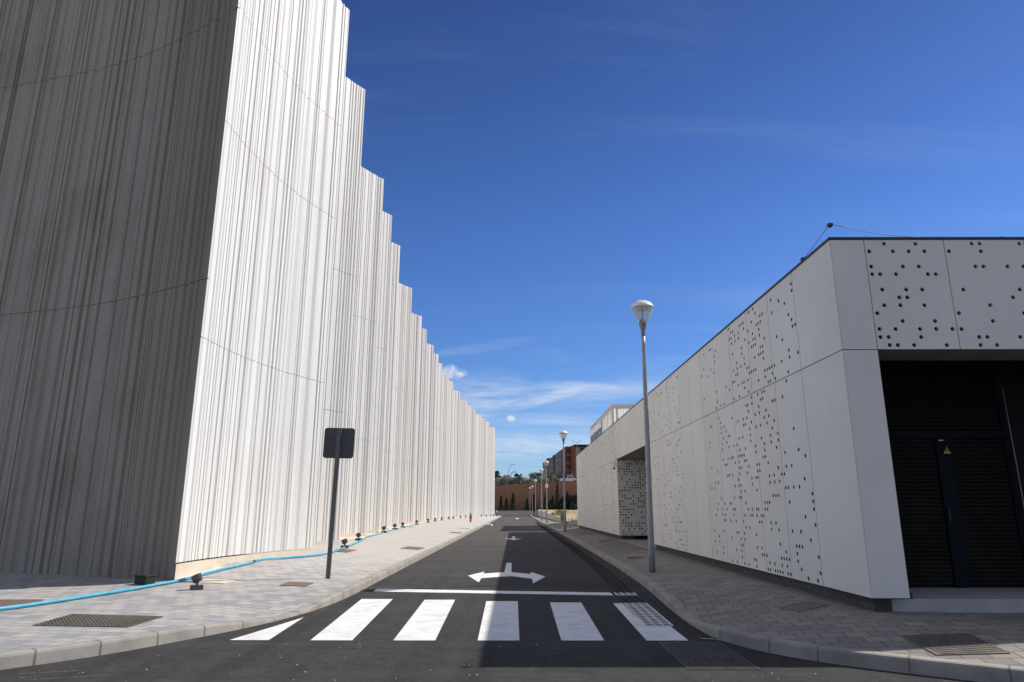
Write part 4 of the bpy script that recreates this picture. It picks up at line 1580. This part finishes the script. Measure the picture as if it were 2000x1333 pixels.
def tree(name, loc, h, w, mat, lb, seed, leaf=.22, n=1500, trunk=.3, cat='tree', group=None):
    r = random.Random(seed)
    t = tag(empty(name, loc), lb, cat, group)
    tk = MB()
    tk.tube([(0, 0, -.3), (.05, 0, h * trunk * .6), (.0, .05, h * .6)], h * .035, 8, h * .015)
    for q in range(5):
        a = q * 1.3 + seed
        tk.tube([(0, 0, h * trunk), (w * .25 * math.cos(a), w * .25 * math.sin(a), h * (trunk + .25)), (w * .4 * math.cos(a), w * .4 * math.sin(a), h * (trunk + .42))], h * .016, 6, h * .005)
    tk.build('trunk', M['bark'], t)
    bl_ = []
    for q in range(11):
        a = r.uniform(0, 6.28)
        rr_ = w * .5 * r.uniform(.15, .72)
        bl_.append((rr_ * math.cos(a), rr_ * math.sin(a), h * r.uniform(trunk + .1, .86), w * r.uniform(.2, .32), .8))
    m = MB()
    crown(m, bl_, n, leaf, r)
    m.build('crown', mat, t)
    return t


# cypresses along the foot of the retaining wall
def make_cypress():
    t = empty('cypress_tree')
    MB().tube([(0, 0, -.3), (0, 0, .7)], .05, 6, .03).build('trunk', M['bark'], t)
    m = MB()
    r = random.Random(9)
    for i in range(900):
        z = r.random() ** .8
        rad = .155 * (1 - z) ** .75 * min(1, .35 + z * 6) * r.uniform(.55, 1.12)
        a = r.uniform(0, 6.28)
        leaf_quad(m, Vector((rad * math.cos(a), rad * math.sin(a), .04 + z * .96)), .035 * r.uniform(.5, 1.2), r)
    m.v = [(x, y, z) for x, y, z in m.v]
    m.build('crown', M['cypress_leaf'], t)
    return t


cy = make_cypress()
YC = 185.
CYP = [(978.5, 967.5, 1.3, 'leftmost small cypress against the brown retaining wall'), (989, 972, 1.3, 'second small cypress from the left against the retaining wall'), (1002, 963, 1.5, 'taller cypress, third from the left against the retaining wall'), (1029, 972, 1.2, 'small slim cypress just left of the farthest lamps'),
       (1043, 966, 1.9, 'broad dark cypress between the far lamp posts'), (1066, 962, 1.3, 'slim cypress between the third and fourth lamps'), (1074, 977, 1.6, 'short cypress right of the third lamp'), (1079, 968, 1.2, 'pointed cypress right of the third lamp, left of the tallest'), (1089, 942, 1.6, 'tallest column cypress reaching the top of the retaining wall'),
       (1094, 974, 1.5, 'short cypress right beside the tallest one'), (1099, 970, 1.4, 'short cypress left of the second lamp post'), (1109, 961, 2.0, 'broad cypress right of the second lamp post'), (1115, 967, 1.8, 'cypress in the dense dark row, third from the right'), (1121, 967, 1.8, 'cypress in the dense dark row, second from the right'), (1126, 966, 1.8, 'rightmost cypress beside the perforated building')]
for i, (px, py, wd, lb) in enumerate(CYP):
    o = cy if i == 0 else copy_tree(cy)
    zt = 1.52 + YC * math.tan(math.atan((666.5 - py) / 1336) + R(13.814))
    h = zt - .7
    o.location = ((px - 1004) / 1336 * YC * .975, YC + (i % 3) * .6, .7)
    o.scale = (wd * 3.9, wd * 3.9, h)
    if px == 1089: o.scale = (5.0, 5.0, h)
    o.rotation_euler = (0, 0, i * 1.1)
    tag(o, lb, 'cypress', 'cypresses along the retaining wall')

# end of the street: low wall, planting strip, retaining wall, hill
lw = empty('low_wall', (0, 170, 0), label='low grey wall closing the far end of the road', cat='wall')
attach(MB().box((-40, 170, -.02), (4.7, 170.35, 1.12)).build('wall_body', M['grey_concrete'], lw), lw)
attach(MB().box((-40, 169.95, 1.121), (4.7, 170.4, 1.2)).build('coping', M['kerb_concrete'], lw), lw)
MB().box((-60, 170.36, -.04), (90, 189, .7)).build('planting_bed', M['hill_soil'], kind='structure')
rw = empty('retaining_wall', (0, 190, 0), label='tall reddish brown retaining wall behind the cypresses', cat='wall')
m = MB()
wp = [(-60, 6.0), (-14, 6.6), (-5, 7.55), (1, 8.25), (6, 8.4), (18, 9.0), (40, 9.6), (90, 10)]
for (a, za), (b, zb_) in zip(wp, wp[1:]):
    i = len(m.v)
    m.v += [(a, 190, 0), (b, 190, 0), (b, 190, zb_), (a, 190, za), (a, 190.6, 0), (b, 190.6, 0), (b, 190.6, zb_), (a, 190.6, za)]
    m.f += [(i, i + 1, i + 2, i + 3), (i + 3, i + 2, i + 6, i + 7), (i + 5, i + 4, i + 7, i + 6)]
    m.sm += [False] * 3
attach(m.build('wall_body', M['retaining'], rw), rw)
hl = MB()


def zh(x):
    for (a, za), (b, zb_) in zip(wp, wp[1:]):
        if a <= x <= b: return za + (zb_ - za) * (x - a) / (b - a) - .25
    return wp[0][1] if x < 0 else wp[-1][1]


for a, b in zip([p_[0] for p_ in wp], [p_[0] for p_ in wp][1:]):
    hl.quad((a, 190.55, zh(a)), (b, 190.55, zh(b)), (b, 600, zh(b) + 4), (a, 600, zh(a) + 4))
hl.build('hill', M['hill_soil'], kind='structure')
# wire fence on the wall
fe = empty('wire_fence', (0, 190.3, 7.5), label='thin wire mesh fence on top of the retaining wall', cat='fence')
wm = MB()
xs2 = [-14 + 2.5 * i for i in range(16)]
for x in xs2:
    attach(MB().tube([(x, 190.3, zh(x) + .2), (x, 190.3, zh(x) + 2.4)], .035, 6).build('post', M['fence_wire'], fe), fe)
for a, b in zip(xs2, xs2[1:]):
    for q in range(9):
        z = .35 + q * .25
        wm.tube([(a, 190.3, zh(a) + z), (b, 190.3, zh(b) + z)], .012, 4)
    for q in range(8):
        x = a + 2.5 * q / 8
        wm.tube([(x, 190.3, zh(x) + .3), (x, 190.3, zh(x) + 2.35)], .008, 4)
attach(wm.build('mesh', M['fence_wire'], fe), fe)

# trees and bushes above the wall
def zat(py, Y): return 1.52 + Y * math.tan(math.atan((666.5 - py) / 1336) + R(13.814))
def xat(px, Y): return (px - 1004) / 1336 * (Y * .971 + 2.5)


TR = [('dark_tree', 1039, 205, 925, 5.2, 'green_leaf', 'round dark green tree left of the far apartment block'),
      ('reddish_tree', 1052, 203, 921, 3.4, 'red_leaf', 'sparse reddish tree in front of the apartment block corner'),
      ('bush_tree', 1075, 202, 927, 4.6, 'green_leaf', 'green bushy tree at the foot of the apartment block'),
      ('bush_tree', 1100, 214, 924, 4.0, 'green_leaf', 'bushy tree below the red apartment front'),
      ('edge_tree', 968, 200, 919, 3.2, 'green_leaf', 'dark tree just showing past the end of the white screens'),
      ('olive_tree', 976, 198, 933, 3.9, 'olive_leaf', 'grey green olive tree below the orange roof'),
      ('olive_tree', 986, 197, 932, 3.7, 'olive_leaf', 'grey olive tree left of the curved road lamps'),
      ('olive_tree', 994, 197.5, 930, 3.9, 'olive_leaf', 'olive tree under the curved road lamps'),
      ('olive_tree', 1003, 196.5, 933, 3.4, 'olive_leaf', 'olive tree just left of the palm trunk'),
      ('olive_tree', 1019, 196.8, 934, 3.6, 'olive_leaf', 'olive tree just right of the palm trunk'),
      ('olive_tree', 1029, 197.2, 935, 3.4, 'olive_leaf', 'olive tree under the white canopy'),
      ('olive_tree', 1061, 196, 935, 3.6, 'olive_leaf', 'grey green bush left of the white pickup'),
      ('olive_tree', 1083, 196.2, 936, 3.0, 'olive_leaf', 'grey green bush right behind the parked pickup')]
for i, (nm, px, Y, py, w, mt_, lb) in enumerate(TR):
    x = xat(px, Y)
    z0 = zh(x) + (Y - 190) * .01
    h = max(1.6, zat(py, Y) - z0)
    tree(nm, (x, Y, z0), h, w, M[mt_], lb, 40 + i, leaf=.2, n=1900 if i < 4 else 1500, trunk=.2, group='olive trees on the retaining wall' if nm == 'olive_tree' else None)
# palm
px_, pY = xat(1011.5, 193.5), 193.5
pz = zh(px_)
pt = empty('palm_tree', (px_, pY, pz), label='fan palm with drooping fronds above the retaining wall', cat='palm tree')
top = zat(933, pY) - pz
MB().tube([(0, 0, -.2), (.06, 0, top * .5), (0, 0, top)], .24, 10, .19).build('trunk', M['bark'], pt)
m = MB()
r_ = random.Random(4)
for i in range(46):
    a = r_.uniform(0, 6.28)
    el = r_.uniform(-.9, 1.35)
    L = r_.uniform(1.35, 2.0)
    pts = []
    for q in range(7):
        t_ = q / 6
        rad = L * t_ * math.cos(el * (1 - .25 * t_))
        zz_ = top + L * t_ * math.sin(el) - .55 * t_ * t_
        pts.append(Vector((rad * math.cos(a), rad * math.sin(a), zz_)))
    side = Vector((-math.sin(a), math.cos(a), 0))
    for q in range(6):
        w0 = [.06, .16, .36, .5, .46, .26, .03][q]
        w1 = [.06, .16, .36, .5, .46, .26, .03][q + 1]
        for sgn in (-1, 1):
            m.quad(pts[q], pts[q] + side * sgn * w0 - Vector((0, 0, w0 * .5)), pts[q + 1] + side * sgn * w1 - Vector((0, 0, w1 * .5)), pts[q + 1])
m.build('fronds', M['palm_leaf'], pt)
# green bush on the near planter
gb = empty('green_bush', (5.5, 84, zsoil(5.5, 84)), label='yellow green bush growing behind the stepped planter wall', cat='bush')
m = MB()
r_ = random.Random(8)
for i in range(500):
    a = r_.uniform(0, 6.28)
    rr_ = r_.uniform(0, .75)
    leaf_quad(m, Vector((rr_ * math.cos(a), rr_ * math.sin(a), r_.uniform(.05, .62) * (1.1 - rr_ * .6))), .11 * r_.uniform(.5, 1.2), r_)
m.build('foliage', M['bush_leaf'], gb)
MB().tube([(0, 0, -.1), (.02, .0, .3)], .03, 6, .01).build('stem', M['bark'], gb)

# ------------------------------------------------------------------ far street furniture
def curved_lamp(x, Y, z0, z1, reach, lb):
    t = tag(empty('road_lamp', (x, Y, z0)), lb, 'road lamp', 'curved road lamps on the hill')
    h = z1 - z0
    pts = [(0, 0, 0), (0, 0, h * .45)]
    for q in range(1, 9):
        a = R(90 * q / 8)
        pts.append((reach * (1 - math.cos(a)), 0, h * .45 + h * .55 * math.sin(a)))
    MB().tube(pts, .09, 8, .05).build('pole', M['rail'], t)
    MB().box((reach - .1, -.12, h - .06), (reach + .65, .12, h + .06)).build('lamp_head', M['rail'], t)


curved_lamp(xat(992.3, 210), 210, 7.5, zat(907.5, 210), 1.45, 'tallest curved road lamp left of the palm')
curved_lamp(xat(995.3, 222), 222, 7.5, zat(920.8, 222), 1.4, 'middle curved road lamp left of the palm')
curved_lamp(xat(996.5, 235), 235, 7.5, zat(923, 235), 1.2, 'lowest curved road lamp left of the palm')
mp_ = empty('mast', (xat(980.5, 205), 205, 7), label='thin plain mast beside the orange roof', cat='mast')
MB().tube([(0, 0, 0), (0, 0, zat(919, 205) - 7)], .05, 6, .03).build('pole', M['rail'], mp_)
MB().box((-.2, -.03, zat(919, 205) - 7), (.2, .03, zat(919, 205) - 6.93)).build('crossbar', M['rail'], mp_)
dl = empty('double_arm_lamp', (xat(1128, 200), 200, 8.8), label='double armed street lamp in front of the red apartment block', cat='street lamp')
hh = zat(865, 200) - 8.8
MB().tube([(0, 0, 0), (0, 0, hh)], .09, 8, .05).build('pole', M['rail'], dl)
for s_ in (-1, 1):
    MB().tube([(0, 0, hh - .1), (s_ * .4, 0, hh + .25), (s_ * .75, 0, hh + .42)], .04, 6).build('arm', M['rail'], dl)
    m = MB()
    m.box((-.42, -.13, -.05), (.42, .13, .05), Matrix.Translation((s_ * 1.05, 0, hh + .47)) @ Matrix.Rotation(s_ * R(-6), 4, 'Y'))
    m.build('lamp_head', M['rail'], dl)
cn = empty('shelter_canopy', (xat(1028, 197), 194.5, 8), label='small flat white canopy right of the palm', cat='canopy')
zc_ = zat(937, 194.5) - 8
MB().box((-.75, -.5, zc_ - .1), (.75, .5, zc_ + .06)).build('roof', M['car_white'], cn)
for sx in (-.68, .68): MB().box((sx - .04, -.04, 0), (sx + .04, .04, zc_ - .101)).build('post', M['rail'], cn)


def vehicle(name, loc, rz, L, Wd, H, mat, lb, cat, pickup):
    t = tag(empty(name, loc, rz), lb, cat)
    if pickup: side = [(-L / 2, .35), (L / 2 - .05, .35), (L / 2, .8), (L / 2 - .15, 1.0), (L / 2 - 1.15, 1.12), (L / 2 - 1.75, H), (-.35, H), (-.6, 1.1), (-L / 2, 1.08)]
    else: side = [(-L / 2, .3), (L / 2 - .05, .3), (L / 2, .7), (L / 2 - .9, .9), (L / 2 - 1.7, H), (-L / 2 + .9, H), (-L / 2 + .2, .95), (-L / 2, .8)]
    mx = Matrix.Rotation(R(90), 4, 'X')
    MB().prism(side, -Wd / 2, Wd / 2, mx).build('body', mat, t, bevel=.05)
    for s_ in (-1, 1):
        y = s_ * (Wd / 2 + .004)
        w_ = MB()
        w_.quad((L / 2 - 1.35, y, 1.14), (L / 2 - 1.78, y, H - .1), (-.28 if pickup else -L / 2 + 1.0, y, H - .1), (-.38 if pickup else -L / 2 + .5, y, 1.14))
        w_.build('side_window', M['window_dark'], t)
        for x in (-L / 2 + .85, L / 2 - .85):
            wm_ = Matrix.Translation((x, s_ * (Wd / 2 - .08), .33)) @ Matrix.Rotation(R(90), 4, 'X')
            wh = MB().lathe([(.2, -.11), (.33, -.1), (.33, .1), (.2, .11)], 18, wm_).build('wheel', M['tyre'], t)
            MB().lathe([(.19, -.112), (.05, -.12)], 14, wm_).build('rim', M['rail'], wh)
    return t


vehicle('pickup_truck', (xat(1111, 194), 194, zh(15.5) + .1), R(0), 5.0, 1.8, 1.75, M['car_white'], 'white pickup truck parked on the road above the retaining wall', 'pickup', True)
vehicle('parked_car', (xat(1122, 199), 199.5, zh(17) + .1), R(4), 4.3, 1.75, 1.5, M['car_dark'], 'dark car parked behind the white pickup truck', 'car', False)

# ------------------------------------------------------------------ apartment block on the hill
ab = empty('apartment_building', (17.5, 235, 9), label='red and grey stepped apartment block on the hill behind', cat='building')
ang = R(2.1)
Mx = Matrix.Translation((17.5, 235, 9)) @ Matrix.Rotation(ang, 4, 'Z')


def apart(m, name, mat, parent=ab):
    m.v = [tuple(Mx @ Vector(q)) for q in m.v]
    o = m.build(name, mat, parent)
    o.matrix_parent_inverse = ab.matrix_basis.inverted()
    return o


apart(MB().box((0, 0, -2), (1.9, 16, 13.3)), 'brick_wall', M['brick_red'])
apart(MB().box((1.901, -.8, -2), (3.2, 16, 13.5)), 'brick_wall', M['brick_red'])
apart(MB().box((3.201, .6, -2), (12, 16, 13.2)), 'rear_block', M['render_grey'])
apart(MB().box((2.8, -1.4, 13.6), (12, 16, 13.85)), 'flat_roof', M['roof_dark'])
apart(MB().box((-.02, 16.01, -2), (12, 62, 13.0)), 'wall', M['render_grey'])
apart(MB().box((-.35, 38, -2), (-.021, 44, 13.4)), 'brick_wall', M['brick_red'])
apart(MB().box((-.35, 62.01, -2), (12, 96, 13.6)), 'wall', M['render_grey'])
apart(MB().box((-.6, 66, -2), (-.351, 72, 14.1)), 'brick_wall', M['brick_red'])
apart(MB().box((-.2, 15.9, 13.01), (12, 62.2, 13.25)), 'parapet', M['brick_red'])
apart(MB().box((-.5, 62.3, 13.61), (12, 96, 13.85)), 'parapet', M['brick_red'])
for fl_ in range(5):
    z = .6 + fl_ * 2.6
    for k_, y in enumerate((3, 8, 13, 19.5, 24.5, 29.5, 34.5, 41, 47.5, 53, 58.5)):
        xo = -.38 if 38 < y < 44 else (-.03 if y > 16 else -.01)
        m = MB()
        m.box((xo - .03, y - 1.0, z - .3), (xo - .005, y + 1.0, z + 1.7))
        wo = apart(m, 'window', M['window_dark'])
    m = MB()
    m.box((.35, -.04, z), (1.6, -.01, z + 1.5))
    apart(m, 'window', M['window_dark'])
    m = MB()
    m.box((3.25, .4, z - .3), (4.6, .59, z + 1.9))
    apart(m, 'stair_glazing', M['blind'])
    m = MB()
    m.box((4.7, -1.2, z - .35), (11.8, .59, z - .2))
    bo_ = apart(m, 'balcony', M['render_grey'])
    m = MB()
    m.box((4.7, -1.2, z - .19), (11.8, -1.15, z + .7))
    ra = apart(m, 'railing', M['roof_dark'], bo_)
    m = MB()
    m.box((5.2, .55, z), (8.0, .589, z + 1.9))
    apart(m, 'window', M['window_dark'])
# low house with orange roof, far left
hs2 = empty('tiled_house', (xat(972, 225), 225, 7.5), label='small house with an orange tiled roof at the end of the white screens', cat='house')
MB().box((-2.5, 0, -1), (1.4, 6, zat(934, 225) - 7.5)).build('wall', M['white_render'], hs2)
m = MB()
ze, zr_ = zat(934, 225) - 7.5, zat(926.5, 225) - 7.5
for a, b in (((-2.9, -.3), (-.55, 3)), ((1.8, -.3), (-.55, 3))):
    pass
m.quad((-.9, -.3, zr_), (-.9, 6.3, zr_), (-3.1, 6.3, ze), (-3.1, -.3, ze))
m.quad((-.9, 6.3, zr_), (-.9, -.3, zr_), (1.9, -.3, ze), (1.9, 6.3, ze))
m.quad((-3.1, -.25, ze), (1.9, -.25, ze), (-.9, -.25, zr_))
m.build('roof', M['roof_tile'], hs2)
MB().box((-.2, -.03, 1.2), (.5, -.005, 2.2)).build('window', M['window_dark'], hs2)
